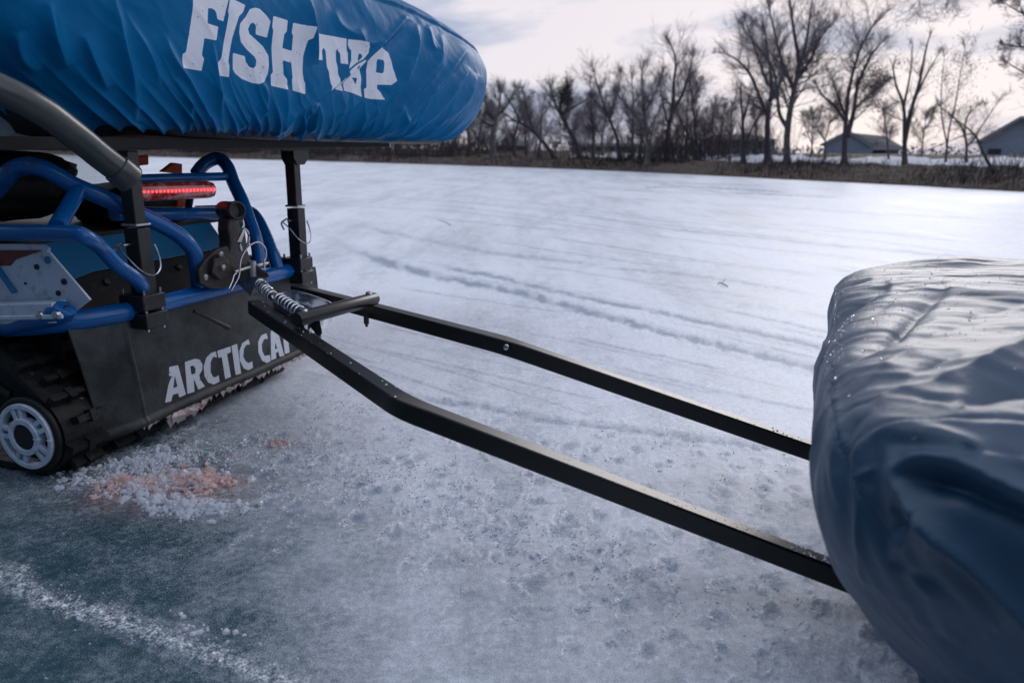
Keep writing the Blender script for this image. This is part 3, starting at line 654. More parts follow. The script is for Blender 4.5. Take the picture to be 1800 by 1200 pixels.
def fold_sum(px, py, folds, dep):
    out = np.zeros(px.shape)
    for f in folds:
        pts, amp, wl, wr = f[:4]; opt = f[4] if len(f) > 4 else {}
        mx = 4*max(wl, wr)
        xs = [p[0] for p in pts]; ys = [p[1] for p in pts]
        m = (px > min(xs)-mx) & (px < max(xs)+mx) & (py > min(ys)-mx) & (py < max(ys)+mx)
        if not m.any(): continue
        sp_ = smooth_path([(x, y, 0) for x, y in pts], 4); sp_ = [(p[0], p[1]) for p in sp_]
        d, sd, fr = seg_dist(px[m], py[m], sp_)
        w = np.where(sd > 0, wr, wl); fade = np.sin(np.pi*np.clip(fr, .0, 1))**opt.get('e', .6) if not opt.get('open') else np.clip(fr/.3, 0, 1)**.8
        if opt.get('tail'): fade = np.clip((1-fr)/.35, 0, 1)
        if opt.get('full'): fade = 1
        v = (amp/.022*FK[0]*(wl+wr)/2/FPX)*dep[m]*np.exp(-(d/w)**opt.get('p', 1.3))*fade
        if opt.get('pucker'): v = v*(.4+.6*np.sin(fr*opt['pucker']*2*np.pi))
        out[m] += v
    return out
def bag(name, cen, A, Lb, a, b, e, prof, nu, nv, dens, folds, m, zmod, amod, extra, orig):
    x, y, arc = outline(a, b, nu, dens, e)
    pr = np.array(prof); s = np.concatenate([[0], np.cumsum(np.hypot(np.diff(pr[:, 0]), np.diff(pr[:, 2])))])
    # smooth profile resampled; denser low down
    q = np.linspace(0, 1, nv)**1.25*s[-1]
    def sm(col):
        f = np.interp(np.linspace(0, s[-1], 400), s, pr[:, col]); k = np.ones(21)/21
        g = np.convolve(np.pad(f, 10, 'edge'), k, 'valid'); g[0] = f[0]; g[-1] = f[-1]
        return np.interp(q, np.linspace(0, s[-1], 400), g)
    inb, ina, z = sm(0), sm(1), sm(2)
    ae, be = np.maximum(a-ina, .001), np.maximum(b-inb, .001)
    Xa = x[:, None]*ae[None]; Yb = y[:, None]*be[None]
    Zz = z[None]*np.ones((nu, 1)); t = Yb if False else Xa
    Zz = zmod(Xa, Yb, Zz, q/s[-1])
    P = (np.array(cen)[None, None]+Xa[..., None]*np.array(A)+Yb[..., None]*np.array(Lb)); P[..., 2] = Zz
    P = P.reshape(-1, 3)
    n = grid_normals(P, nu, nv, True)
    if ((P-P.mean(0))*n).sum() < 0: n = -n
    px, py = project(P); view = np.array(CAMP)-P; view /= np.linalg.norm(view, axis=1, keepdims=True)
    fc = np.clip(((n*view).sum(1)+.25)/.3, 0, 1)
    depth = (P-np.array(CAMP))@FW; fc = fc*(depth > .15)
    AR = np.repeat(arc, nv); ZZ = P[:, 2].copy(); VV = np.tile(q, nu)
    d = fold_sum(px, py, folds, depth)*fc + extra(AR, VV, P, px, py, fc)
    ink = None
    P2 = P+n*d[:, None]
    if 'FISH' in name:
        name = 'travel_cover'
        pqx, pqy = project(P); ink = print_sdf(px, py, FT_IN, FT_HOLE); ink = np.where(fc > .3, ink, -99)
    o = grid_mesh(name, P2-np.array(orig), nu, nv, m, True); o.location = orig
    if ink is not None: attr(o, 'ink', ink)
    return o, P2, n, fc, px, py, AR, VV
# ---- blue cover on the rack
w25 = R(25); Lb = Vector((math.sin(w25), math.cos(w25), 0)); Nb = Vector((math.cos(w25), -math.sin(w25), 0))
P0 = Vector((-.95, 1.90, 0)); a_, b_ = 1.29, .56; cenb = P0+Lb*.93-Nb*b_
# (inset b, inset a, z)
prof = [(.20, .50, H+.035), (.11, .40, H+.040), (.055, .33, H+.052), (.03, .25, H+.09), (.012, .14, H+.15), (.0, .05, H+.24), (0, 0, H+.37), (.012, .0, H+.46), (.035, .03, H+.535), (.075, .08, H+.575), (.22, .26, H+.63), (.40, .50, H+.67), (.555, .70, H+.68)]
def zm(Xa, Yb, Zz, v):
    t = Xa+.93
    f = np.clip((t-1.15)/.9, 0, 1)
    Zz = Zz-f**1.5*.10*np.clip((Zz-H-.1)/.45, 0, 1)
    g = np.clip((-.05-t)/.3, 0, 1)
    return Zz+g*.07*np.clip(1-(Zz-H)/.3, 0, 1)
G = 9
bf = [
 ([(200,-20),(207,20),(217,82),(234,154),(238,214)], .020, 7, 16), ([(289,60),(305,105),(344,165),(369,222)], .016, 6, 12),
 ([(305,138),(327,170),(334,209),(331,240)], .018, 5, 9), ([(371,69),(380,132),(391,215),(396,236)], .016, 4, 9, {'e': .8}),
 ([(226,20),(234,41),(264,96),(281,154)], .012, 6, 10), ([(150,60),(165,110),(190,160)], .016, 14, 10), ([(90,0),(96,60),(120,120)], .02, 12, 18), ([(30,60),(40,100),(70,130)], .015, 14, 14),
 ([(455,143),(465,160),(464,190),(447,232)], .018, 4, 9), ([(538,-5),(542,35),(548,75),(558,112)], .026, 5, 14),
 ([(712,28),(703,43),(660,87),(617,127),(567,163),(513,203),(483,242)], .022, 8, 5, {'e': .35}), ([(715,36),(706,55),(664,95),(621,136),(571,172)], -.012, 6, 9, {'e': .5}),
 ([(730,43),(727,90),(700,145),(660,187),(630,235)], .026, 6, 9), ([(773,60),(767,110),(713,173),(653,236)], .024, 7, 8),
 ([(820,87),(773,140),(727,187),(680,238)], .024, 6, 9), ([(824,120),(795,160),(767,193),(717,239)], .020, 6, 8), ([(838,130),(815,180),(770,220)], .014, 6, 8),
 ([(750,45),(755,75),(765,90)], .014, 6, 6), ([(630,50),(640,75),(672,72)], .014, 6, 9), ([(590,15),(600,45),(640,70)], .010, 10, 8),
 ([(550,180),(536,205),(526,242)], .026, 6, 5, {'e': .4}), ([(552,180),(560,205),(556,242)], .024, 5, 6, {'e': .4}), ([(545,196),(541,238)], -.02, 7, 7),
 ([(612,165),(598,190),(577,242)], .022, 4, 8), ([(655,185),(632,212),(622,240)], .016, 5, 8), ([(500,150),(502,190),(495,225)], .010, 8, 10),
 ([(640,175),(600,196),(560,204)], .008, 6, 10), ([(705,185),(704,215),(690,238)], .020, 5, 7), ([(440,205),(420,225),(412,240)], .016, 5, 7), ([(715,100),(700,140),(672,160)], .010, 8, 10),
 ([(760,150),(735,200),(700,235)], .012, 4, 7), ([(795,130),(760,175),(715,225)], .012, 4, 7),
]
def exb(AR, VV, P, px, py, fc):
    z = P[:, 2]-H
    hem = np.exp(-np.clip(VV-.18, 0, 9)/.055)
    ph = AR*46+2.2*vnoise(AR*9, AR*0, None, 4)
    pl_ = (1-np.abs(np.sin(ph)))**1.6*1.6-.35
    amp = .5+.7*(vnoise(AR*14, AR*0+3.3, None, 8)*.5+.5)
    d = hem*.009*pl_*amp
    h2 = np.exp(-np.clip(VV-.16, 0, 9)/.16); ph = AR*17+3*vnoise(AR*5, VV*2, None, 9)+VV*6
    d = d+h2*.006*((1-np.abs(np.sin(ph)))**1.4-.3)
    u, v = AR*.75+VV*.66, -AR*.66+VV*.75
    r = 1-np.abs(fbm(AR*2.6-VV*1.6, VV*1.1+AR*.4, None, 2, 31)); d = d+.015*(r-.7)*np.clip((VV-.2)/.2, 0, 1)
    r = 1-np.abs(fbm(u*9, v*3, None, 3, 37)); d = d+.003*(r-.7)
    d = d+np.exp(-(np.abs(VV-.655)/.007)**2)*.006-np.exp(-(np.abs(VV-.640)/.006)**2)*.006
    return d
dens = lambda x, y: np.where((y < -.2) | ((x > .85) & (y < .9)), 4.0, 1.0)
PRT = printed('blue_nylon', (.72, .73, .80), .5)
# axes: x along Lb, y along -Nb (so y<0 is the face towards the camera)
blue, BP, Bn, Bfc, Bpx, Bpy, BAR, BVV = bag('FISH', (cenb.x, cenb.y, 0), Lb, -Nb, a_, b_, 6.0, prof, 1500, 300, dens, bf, PRT, zm, None, exb, (cenb.x, cenb.y, H+.03))
tag(blue, 'bright blue fabric travel cover with white FISH TRAP lettering, strapped on top of the rack', 'travel cover')
# black tub of the ice shelter below the cover
def tub(name, cen, A, Lq, a, b, prof, m, e=5, n=160):
    x, y, arc = outline(a, b, n, lambda x, y: np.ones_like(x), e); P = []
    for ins, z in prof: P.append(np.stack([cen[0]+x*(a-ins)*A[0]+y*(b-ins)*Lq[0], cen[1]+x*(a-ins)*A[1]+y*(b-ins)*Lq[1], np.full(n, z)], -1))
    P = np.stack(P, 1).reshape(-1, 3); return grid_mesh(name, P, n, len(prof), m, True)
tb_ = tub('shelter_tub', (cenb.x, cenb.y), Lb, -Nb, 1.08, .54, [(.50, .874), (.12, .875), (.09, .880), (.05, .93), (.03, .99), (.06, 1.0), (.5, 1.0)], 'black_plastic')
tag(tb_, 'black plastic tub lying on the rack, just showing under the hem of the blue cover', 'tub')
# ---- grey cover on the towed sled
Lg = Vector((.392, .920, 0)); Ag = Vector((.920, -.392, 0)); mid = Vector((.648, 1.335, 0)); ag, bg_ = .97, .745; ceng = mid+Ag*(ag-.070)
prg = [(.30, .30, .012), (.24, .20, .02), (.25, .19, .10), (.17, .10, .20), (.08, .030, .31), (.012, .0, .42), (0, .0, .50), (.010, .018, .552), (.045, .060, .585), (.16, .20, .613), (.35, .38, .632), (.55, .56, .638), (.744, .72, .640)]
def zg(Xa, Yb, Zz, v):
    k = np.clip((-Xa-ag+.30)/.3, 0, 1); far = np.clip(Yb/bg_, -1, 1)
    return Zz-.010*k*np.clip((Zz-.45)/.1, 0, 1)
gf = [
 ([(1465,506),(1448,545),(1438,590),(1427,640)], -.022, 9, 12, {'e': .5}),
 ([(1444,600),(1456,570),(1476,545),(1505,524),(1565,503)], -.030, 9, 8, {'e': .5}), ([(1475,512),(1500,497),(1530,489)], -.014, 4, 6),
 ([(1480,640),(1510,622),(1545,603),(1572,585),(1613,540),(1668,505)], -.024, 11, 9, {'e': .6}), ([(1555,590),(1595,565),(1640,552)], -.012, 6, 6),
 ([(1500,560),(1540,540),(1600,505),(1650,485)], -.008, 5, 5),
 ([(1466,738),(1482,718),(1503,704),(1545,697)], -.016, 7, 8), ([(1468,712),(1490,688),(1515,672),(1560,640)], -.014, 5, 6), ([(1466,692),(1480,676),(1500,660)], -.012, 4, 5), ([(1472,770),(1500,742),(1530,722)], -.016, 6, 7), ([(1470,668),(1485,655),(1505,648)], -.010, 3, 4),
 ([(1475,812),(1490,790),(1507,770),(1540,747),(1587,735),(1633,733),(1673,725),(1730,724),(1830,730)], -.022, 3.0, 4.0, {'open': 1, 'p': 1.6}),
 ([(1480,822),(1507,785),(1545,762),(1590,748),(1640,746),(1680,738),(1830,744)], .014, 9, 12, {'open': 1}),
 ([(1690,700),(1733,680),(1800,664),(1850,655)], -.028, 16, 14, {'open': 1}), ([(1600,654),(1650,634),(1690,626)], -.014, 8, 8), ([(1610,695),(1640,690),(1672,700),(1700,715)], -.012, 8, 6),
 ([(1600,600),(1660,575),(1740,560),(1820,545)], -.010, 12, 10, {'open': 1}), ([(1650,660),(1720,640),(1820,600)], .016, 12, 14, {'open': 1}), ([(1680,560),(1740,540),(1820,520)], -.008, 10, 10),
 ([(1520,700),(1580,678),(1640,664),(1690,645)], .012, 9, 9), ([(1480,700),(1530,660),(1580,625),(1640,600)], .010, 7, 7),
 ([(1546,826),(1575,818),(1618,808),(1681,818),(1751,850),(1815,880)], .024, 18, 26, {'open': 1}), ([(1566,836),(1600,836),(1681,850),(1751,885),(1820,915)], -.024, 24, 34, {'open': 1}),
 ([(1538,820),(1560,838),(1590,878),(1620,914),(1665,955),(1712,992),(1760,1040),(1815,1090)], .026, 20, 26, {'open': 1}),
 ([(1560,880),(1585,915),(1600,930)], -.02, 12, 14), ([(1630,918),(1600,942),(1568,968),(1556,985)], .022, 6, 9), ([(1620,900),(1585,925),(1560,932)], -.022, 8, 5),
 ([(1497,845),(1504,900),(1508,962),(1530,1046)], .014, 5, 7), ([(1520,870),(1540,900),(1556,925)], -.012, 4, 5), ([(1430,790),(1436,850),(1452,930),(1480,990)], .010, 7, 8), ([(1448,790),(1452,840),(1466,900)], -.010, 6, 6), ([(1460,820),(1464,860),(1478,900)], .008, 5, 5),
 ([(1556,990),(1590,1010),(1640,1030),(1700,1080)], -.014, 8, 10), ([(1556,1000),(1600,1022),(1650,1060)], .010, 6, 8), ([(1600,1080),(1660,1110),(1700,1130)], .012, 12, 14), ([(1640,960),(1700,1030),(1760,1100)], -.016, 20, 24),
 ([(1480,850),(1510,830),(1540,815)], .014, 6, 6), ([(1600,760),(1660,765),(1730,790),(1810,815)], .018, 8, 12, {'open': 1}), ([(1560,775),(1620,785),(1680,800)], -.014, 8, 10), ([(1690,800),(1740,790),(1810,800)], -.02, 12, 12),
 ([(1459,636),(1454,665),(1456,700),(1463,740),(1472,780),(1482,820),(1500,860),(1525,905),(1552,945)], -.030, 2.2, 2.2, {'full': 1}),
 ([(1466,640),(1461,668),(1463,704),(1470,744),(1479,780),(1490,820),(1508,858),(1533,902),(1560,942)], .012, 4.5, 4.5, {'full': 1, 'pucker': 34}),
 ([(1467,640),(1463,670),(1466,710),(1474,750),(1483,790)], .003, 3, 3, {'full': 1, 'pucker': 17}),
]
def exg(AR, VV, P, px, py, fc):
    u = (P[:, 0]-ceng.x)*.92-(P[:, 1]-ceng.y)*.39; v = (P[:, 0]-ceng.x)*.39+(P[:, 1]-ceng.y)*.92
    top = np.clip((P[:, 2]-.50)/.06, 0, 1)
    r = fbm(u*2.2-v*1.4, v*7+u*5, None, 3, 11); d = .007*r*top
    r = 1-np.abs(fbm(u*3-v*2, v*12+u*8, None, 3, 17)); d = d+.006*(r-.7)*top
    r = 1-np.abs(fbm(AR*4+P[:, 2]*3, P[:, 2]*3, None, 3, 19)); d = d+.009*(r-.7)*(1-top)
    r = 1-np.abs(fbm(AR*13+P[:, 2]*8, P[:, 2]*4, None, 3, 23)); d = d+.007*(r-.7)*(1-top)
    return d
densg = lambda x, y: np.where((x < -.8) | ((y < -.8) & (x < .6)), 6.0, 1.0)
FK[0] = 1.6
grey, GP, Gn, Gfc, Gpx, Gpy, GAR, GVV = bag('travel_cover', (ceng.x, ceng.y, 0), Ag, Lg, ag, bg_, 7.0, prg, 1500, 340, densg, gf, 'grey_nylon', zg, None, exg, (ceng.x, ceng.y, .02))
tag(grey, 'grey blue waterproof cover with frosty drops over the towed sled at the right edge', 'travel cover')
# frost grains on the grey cover
rs = np.random.RandomState(5); m_ = (Gn[:, 2] > .25) & (Gfc > .5) & (Gpx > 1380) & (Gpx < 1900) & (Gpy < 800)
ids = np.nonzero(m_)[0]; wgt = np.exp(-((Gpx[ids]-(1500+.15*(Gpy[ids]-450)))/170)**2)*np.exp(-((Gpy[ids]-520)/140)**2)+.05; wgt /= wgt.sum()
area = 1.0; ids = rs.choice(ids, 1100, p=wgt); mb = MB()
for i in ids:
    r = rs.uniform(.0006, .0015) if rs.rand() < .97 else rs.uniform(.002, .0032)
    c_ = GP[i]+Gn[i]*r*.4
    vs = [c_+np.array(q)*r+rs.uniform(-1, 1, 3)*r*.3 for q in ((1, 0, 0), (-1, 0, 0), (0, 1, 0), (0, -1, 0), (0, 0, .8), (0, 0, -.8))]
    mb.add(vs, [(0, 2, 4), (2, 1, 4), (1, 3, 4), (3, 0, 4), (2, 0, 5), (1, 2, 5), (3, 1, 5), (0, 3, 5)])
fg = mb.build('frost_grains', 'frost_drop', None, smooth=False, origin=grey.location); fg.parent = grey; fg.location = (0, 0, 0); fg['kind'] = 'stuff'
# ------------------------------------------------------------------ the ice
def ice_material():
    m = bpy.data.materials.new('lake_ice'); m.use_nodes = True; t = m.node_tree; b = t.nodes['Principled BSDF']
    n_ = t.nodes.new; l = t.links.new
    tcn = n_('ShaderNodeTexCoord'); O_ = tcn.outputs['Object']
    def noise(s, d=6, r=.6, vec=O_, sc=None):
        if sc: mp_ = n_('ShaderNodeMapping'); mp_.inputs['Scale'].default_value = sc; mp_.inputs['Rotation'].default_value = (0, 0, R(20)); l(vec, mp_.inputs[0]); vec = mp_.outputs[0]
        n = n_('ShaderNodeTexNoise'); n.inputs['Scale'].default_value = s; n.inputs['Detail'].default_value = d; n.inputs['Roughness'].default_value = r; l(vec, n.inputs['Vector']); return n.outputs[0]
    def math_(op, a, c=None, cl=False):
        x = n_('ShaderNodeMath'); x.operation = op; x.use_clamp = cl
        for i, v in enumerate((a, c)):
            if v is None: continue
            if isinstance(v, (int, float)): x.inputs[i].default_value = v
            else: l(v, x.inputs[i])
        return x.outputs[0]
    def rng(v, a, c, d=0., e=1.):
        r = n_('ShaderNodeMapRange'); l(v, r.inputs[0]); r.inputs[1].default_value = a; r.inputs[2].default_value = c; r.inputs[3].default_value = d; r.inputs[4].default_value = e; return r.outputs[0]
    def mixc(f, a, c):
        x = n_('ShaderNodeMix'); x.data_type = 'RGBA'
        if isinstance(f, float): x.inputs[0].default_value = f
        else: l(f, x.inputs[0])
        for i, v in ((6, a), (7, c)):
            if isinstance(v, tuple): x.inputs[i].default_value = (*v, 1)
            else: l(v, x.inputs[i])
        return x.outputs[2]
    def at(nm): a = n_('ShaderNodeAttribute'); a.attribute_name = nm; return a.outputs['Fac']
    frost_and_sheen, groove, stain, rime = at('frost_and_sheen'), at('groove'), at('stain'), at('rime')
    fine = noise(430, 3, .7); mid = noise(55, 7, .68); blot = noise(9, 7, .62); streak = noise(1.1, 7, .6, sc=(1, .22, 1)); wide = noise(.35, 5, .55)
    f = math_('ADD', frost_and_sheen, rng(blot, .3, .7, -.14, .14)); f = math_('ADD', f, rng(mid, .3, .7, -.10, .10)); f = math_('ADD', f, rng(fine, .3, .7, -.24, .24)); f = math_('ADD', f, math_('MULTIPLY', math_('MULTIPLY', frost_and_sheen, frost_and_sheen), math_('ADD', rng(streak, .3, .7, -.30, .30), rng(noise(3.2, 8, .72, sc=(1, .16, 1)), .3, .7, -.30, .30)))); f = math_('ADD', f, rng(wide, .35, .65, -.08, .08), True)
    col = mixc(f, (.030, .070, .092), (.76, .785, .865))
    gn = math_('ADD', math_('MULTIPLY', rng(noise(120, 5, .75), .3, .7, -.5, .5), .9), math_('MULTIPLY', rng(mid, .3, .7, -.5, .5), .5))
    g2 = math_('MULTIPLY', math_('ADD', math_('MULTIPLY', math_('ADD', groove, math_('MULTIPLY', gn, math_('GREATER_THAN', groove, .04))), 1.9), -.62, True), .85)
    g2 = math_('MAXIMUM', g2, math_('MULTIPLY', math_('MULTIPLY', groove, .62), rng(mid, .3, .65, .4, 1.2), True))
    col = mixc(g2, col, (.17, .235, .33))
    rm = math_('MULTIPLY', rime, math_('MULTIPLY', rng(noise(170, 4, .7), .44, .56, .05, 1), rng(mid, .38, .54, .35, 1.1)), True)
    col = mixc(rm, col, (.90, .91, .97))
    s2 = math_('MULTIPLY', stain, rng(mid, .35, .6, .55, 1.1), True)
    col = mixc(s2, col, (.62, .30, .23))
    spk = rng(noise(160, 2, .5), .72, .75); col = mixc(math_('MULTIPLY', spk, .8), col, (.75, .77, .82))
    gr = math_('MULTIPLY', rng(fine, .28, .72, .72, 1.24), rng(mid, .3, .7, .86, 1.14))
    hs = n_('ShaderNodeMix'); hs.data_type = 'RGBA'; hs.blend_type = 'MULTIPLY'; hs.inputs[0].default_value = 1; l(col, hs.inputs[6]); cb = n_('ShaderNodeCombineColor'); l(gr, cb.inputs[0]); l(gr, cb.inputs[1]); l(gr, cb.inputs[2]); l(cb.outputs[0], hs.inputs[7]); col = hs.outputs[2]
    l(col, b.inputs['Base Color'])
    rg = math_('ADD', rng(f, 0, 1, .24, .52), rng(rm, 0, 1, 0, .15)); l(rg, b.inputs['Roughness'])
    b.inputs['Specular IOR Level'].default_value = .5; b.inputs['IOR'].default_value = 1.31
    h = math_('ADD', math_('MULTIPLY', fine, .22), math_('MULTIPLY', mid, .5)); h = math_('ADD', h, math_('MULTIPLY', math_('MULTIPLY', rm, mid), 2.0)); h = math_('SUBTRACT', h, math_('MULTIPLY', g2, .6))
    bp = n_('ShaderNodeBump'); bp.inputs['Strength'].default_value = .4; bp.inputs['Distance'].default_value = .003; l(h, bp.inputs['Height']); l(bp.outputs[0], b.inputs['Normal'])
    return m
MATS['lake_ice'] = ice_material()
# one sheet out to past the far shore: fine inside the view, coarse elsewhere
fa = np.linspace(-52, 52, 860); ca = np.linspace(52, 308, 90)[1:-1]
ang = np.radians(np.concatenate([fa, ca])); na = len(ang)
rad = np.concatenate([[.02], np.geomspace(.55, 22, 640), np.geomspace(22, 300, 130)[1:]]); nr_ = len(rad)
AA, RR = np.meshgrid(ang, rad, indexing='ij'); X = (RR*np.sin(AA)).ravel(); Y = (RR*np.cos(AA)).ravel()
Pg = np.stack([X, Y, np.zeros_like(X)], -1); infront = (Pg-np.array(CAMP))@FW > .1
gx, gy = project(Pg); gx = np.where(infront, gx, -9999); gy = np.where(infront, gy, -9999)
dist = np.hypot(X, Y)
# tracks and grooves (photo pixel paths on the ice, half width px, strength)
tracks = [([(560,405),(620,440),(700,468),(800,492),(900,512),(1000,540),(1100,565),(1200,592),(1300,615),(1440,650),(1600,690)], 7, .75, .006),
 ([(700,455),(780,470),(860,485),(960,508),(1060,530),(1160,550),(1260,572),(1430,608),(1600,645)], 5, .65, .005),
 ([(620,395),(760,425),(860,444),(960,455),(1080,468)], 4, .45, .003), ([(760,420),(900,450),(1040,462)], 3, .4, .003),
 ([(560,650),(700,695),(830,712),(960,738),(1080,752),(1200,768),(1330,784),(1500,805)], 7, .55, .005),
 ([(920,365),(1060,385),(1200,405),(1340,418),(1500,435),(1700,452),(1850,470)], 2.6, .5, .002), ([(1040,470),(1200,482),(1350,505),(1440,520)], 3, .45, .003), ([(1060,440),(1180,455),(1330,470),(1450,488)], 2.5, .35, .002),
 ([(1140,320),(1180,326),(1260,330),(1320,334),(1400,340)], 2.2, .6, .002), ([(1270,338),(1360,342),(1480,347)], 1.6, .7, .001), ([(1130,330),(1200,329)], 1.5, .7, .001),
 ([(540,335),(760,352),(1000,372),(1300,398),(1800,420)], 1.6, .3, .001), ([(600,310),(900,335),(1300,362),(1800,392)], 1.2, .25, .001), ([(540,360),(800,372),(1100,410),(1500,455),(1800,500)], 1.8, .3, .001),
 ([(520,650),(600,668),(700,690)], 2, .4, .002), ([(1500,560),(1600,575),(1800,620)], 3, .4, .002),
 ([(0,1010),(60,1030),(130,1075),(210,1115),(300,1150),(420,1205)], 4, .45, .004)]
rs = np.random.RandomState(17)
for k in range(46):
    x0, y0 = rs.uniform(450, 1500), rs.uniform(300, 640); ln = rs.uniform(120, 620); sl_ = .06+.22*np.clip((y0-300)/300, 0, 1)*rs.uniform(.6, 1.2); cv = rs.uniform(-.0001, .0001)
    tracks.append(([(x0+ln*u, y0+sl_*ln*u+cv*(ln*u)**2) for u in (0, .25, .5, .75, 1)], 1.0+1.6*(y0-300)/300*rs.uniform(.5, 1.2), rs.uniform(.22, .55), .001))
groove = np.zeros(len(X)); hgt = np.zeros(len(X)); rime = np.zeros(len(X))
jit = 2.2*fbm(gx/14, gy/9, None, 3, 41)
for pts, w, s, dep in tracks:
    xs = [p[0] for p in pts]; ys = [p[1] for p in pts]; m = (gx > min(xs)-60) & (gx < max(xs)+60) & (gy > min(ys)-60) & (gy < max(ys)+60)
    d, sd, fr = seg_dist(gx[m], gy[m], [(p[0], p[1]) for p in smooth_path([(x, y, 0) for x, y in pts], 5)])
    d = np.abs(d*sd+jit[m]*w/7*1.3); k = np.exp(-(d/w)**2)
    brk = np.clip(1.0+.35*fbm(fr*60, fr*0+w, None, 3, int(w*7)), 0, 1.2)
    e_ = np.clip(np.minimum(fr, 1-fr)/.12, 0, 1)
    groove[m] = np.maximum(groove[m], k*min(s*1.15, .95)*brk*e_); hgt[m] -= k*dep*.4*e_
    k2 = np.exp(-((d-w*1.5)/(w*.7))**2)*e_; rime[m] = np.maximum(rime[m], k2*.42*s*brk); hgt[m] += k2*dep*.3*np.clip(.5+fbm(gx[m]/3, gy[m]/2, None, 2, 5), 0, 2)
# rime patches
def patch(cx, cy, rx, ry, rot=0):
    c, s = math.cos(R(rot)), math.sin(R(rot)); x, y = gx-cx, gy-cy; return np.exp(-(((x*c+y*s)/rx)**2+((-x*s+y*c)/ry)**2))
P_ = [(600,380,190,7,3,.8),(800,392,130,6,3,.5),(1060,425,90,9,12,.35),(1130,450,120,5,14,.8),(1240,475,70,4,15,.6),(1120,510,40,6,5,.7),(1320,538,50,5,5,.6),(300,810,190,45,-12,.75),(330,850,90,36,0,.6),(500,800,160,50,10,.55),(620,720,200,50,8,.4),(800,860,230,80,18,.35)]
for cx, cy, rx, ry, rot, s in P_: rime = np.maximum(rime, patch(cx, cy, rx, ry, rot)*s*np.clip(.75+.9*fbm(gx/16, gy/8, None, 4, 51), 0, 1.3))
# trail of crushed ice, lower left
for pts, w, s in (([(-60,985),(20,1025),(90,1060),(180,1080),(280,1112),(400,1160),(560,1215)], 15, .9), ([(0,1005),(40,1000)], 14, .8)):
    d, sd, fr = seg_dist(gx, gy, pts); k = np.exp(-((d+6*fbm(gx/12, gy/12, None, 3, 77))/w)**2); rime = np.maximum(rime, k*s*np.clip(.8+.8*fbm(gx/9, gy/7, None, 3, 61), .1, 1.3))
# churned blotches left by the track, running away from its tail: darker melted pits with rime at the rim
blot = fbm(gx/52, gy/34, None, 4, 91); band = np.exp(-((gy-(735+.33*(gx-300)))/(80+.10*np.clip(gx-300, 0, 1500)))**2)*(gx > 60)
blot2 = fbm(gx/24, gy/15, None, 4, 93)
pit = np.clip((blot+.5*blot2-.25)*2.2, 0, 1)*band*np.clip((gx-450)/400, .15, 1)
groove = np.maximum(groove, pit*.50); hgt -= pit*.003
rime = np.maximum(rime, np.clip(1-np.abs(blot+.5*blot2-.18)*5, 0, 1)*band*.55)
rime = np.maximum(rime, band*np.clip(blot2-.45, 0, 1)*1.2)
# rows of tread prints: a melted dark dimple with a raised frosty rim
pr_ = []; rs = np.random.RandomState(61)
for i in range(-4, 30):
    for j in range(-18, 16):
        p = O+B*(.35+i*.092+rs.normal(0, .014))+L*(j*.105+(i % 2)*.05+rs.normal(0, .02)); q = project(np.array([p])); x, y = float(q[0][0]), float(q[1][0])
        if (p-CAMP).dot(fw) < .3 or y < 690+.10*max(x-500, 0) or y > 1260 or x < 430: continue
        lim = 900+.50*(x-600) if x > 600 else 880
        k_ = math.exp(-max(0, y-lim-.0)/70)*(1 if y > 760 else .5)*rs.uniform(.5, 1)
        if k_ > .12: pr_.append((p.x, p.y, rs.uniform(.014, .032), k_))
for x, y, r, k_ in pr_:
    m = (np.abs(X-x) < r*3) & (np.abs(Y-y) < r*3); dx, dy = X[m]-x, Y[m]-y; u_, v_ = dx*B.x+dy*B.y, dx*L.x+dy*L.y; d = np.hypot(u_*1.25, v_*.85)/r*(1+.35*fbm(X[m]*45, Y[m]*45, None, 3, 7))
    groove[m] = np.maximum(groove[m], k_*1.0*np.exp(-d**2.2)); hgt[m] -= k_*.0010*np.exp(-d**2)
    rim = np.exp(-((d-1.25)/.32)**2)*np.clip(.5-u_/r*.5+.4*fbm(X[m]*60, Y[m]*60, None, 2, 8), 0, 1); rime[m] = np.maximum(rime[m], k_*1.6*rim); hgt[m] += k_*.0022*rim
stain = np.zeros(len(X))
for cx, cy, rx, ry, rot, h_ in ((345, 853, 46, 14, -4, .016), (208, 858, 40, 11, -12, .012), (330, 884, 60, 14, 4, .009), (250, 816, 80, 9, -12, .007)): hgt += patch(cx, cy, rx, ry, rot)*h_*np.clip(.8+.7*fbm(X*22, Y*22, None, 3, 44), 0, 2); rime = np.maximum(rime, patch(cx, cy, rx*1.2, ry*1.2, rot)*.9)
for cx, cy, rx, ry, rot, s in ((345,853,54,18,-4,.75),(210,862,60,20,-10,.55),(290,872,140,32,-3,.30),(490,782,26,8,-8,.45),(275,818,22,6,-12,.45),(400,850,60,20,-4,.3),(420,800,20,6,0,.2)): stain = np.maximum(stain, patch(cx, cy, rx, ry, rot)*s*1.1*np.clip(.9+.6*fbm(gx/10, gy/6, None, 3, 71), 0, 1.3))
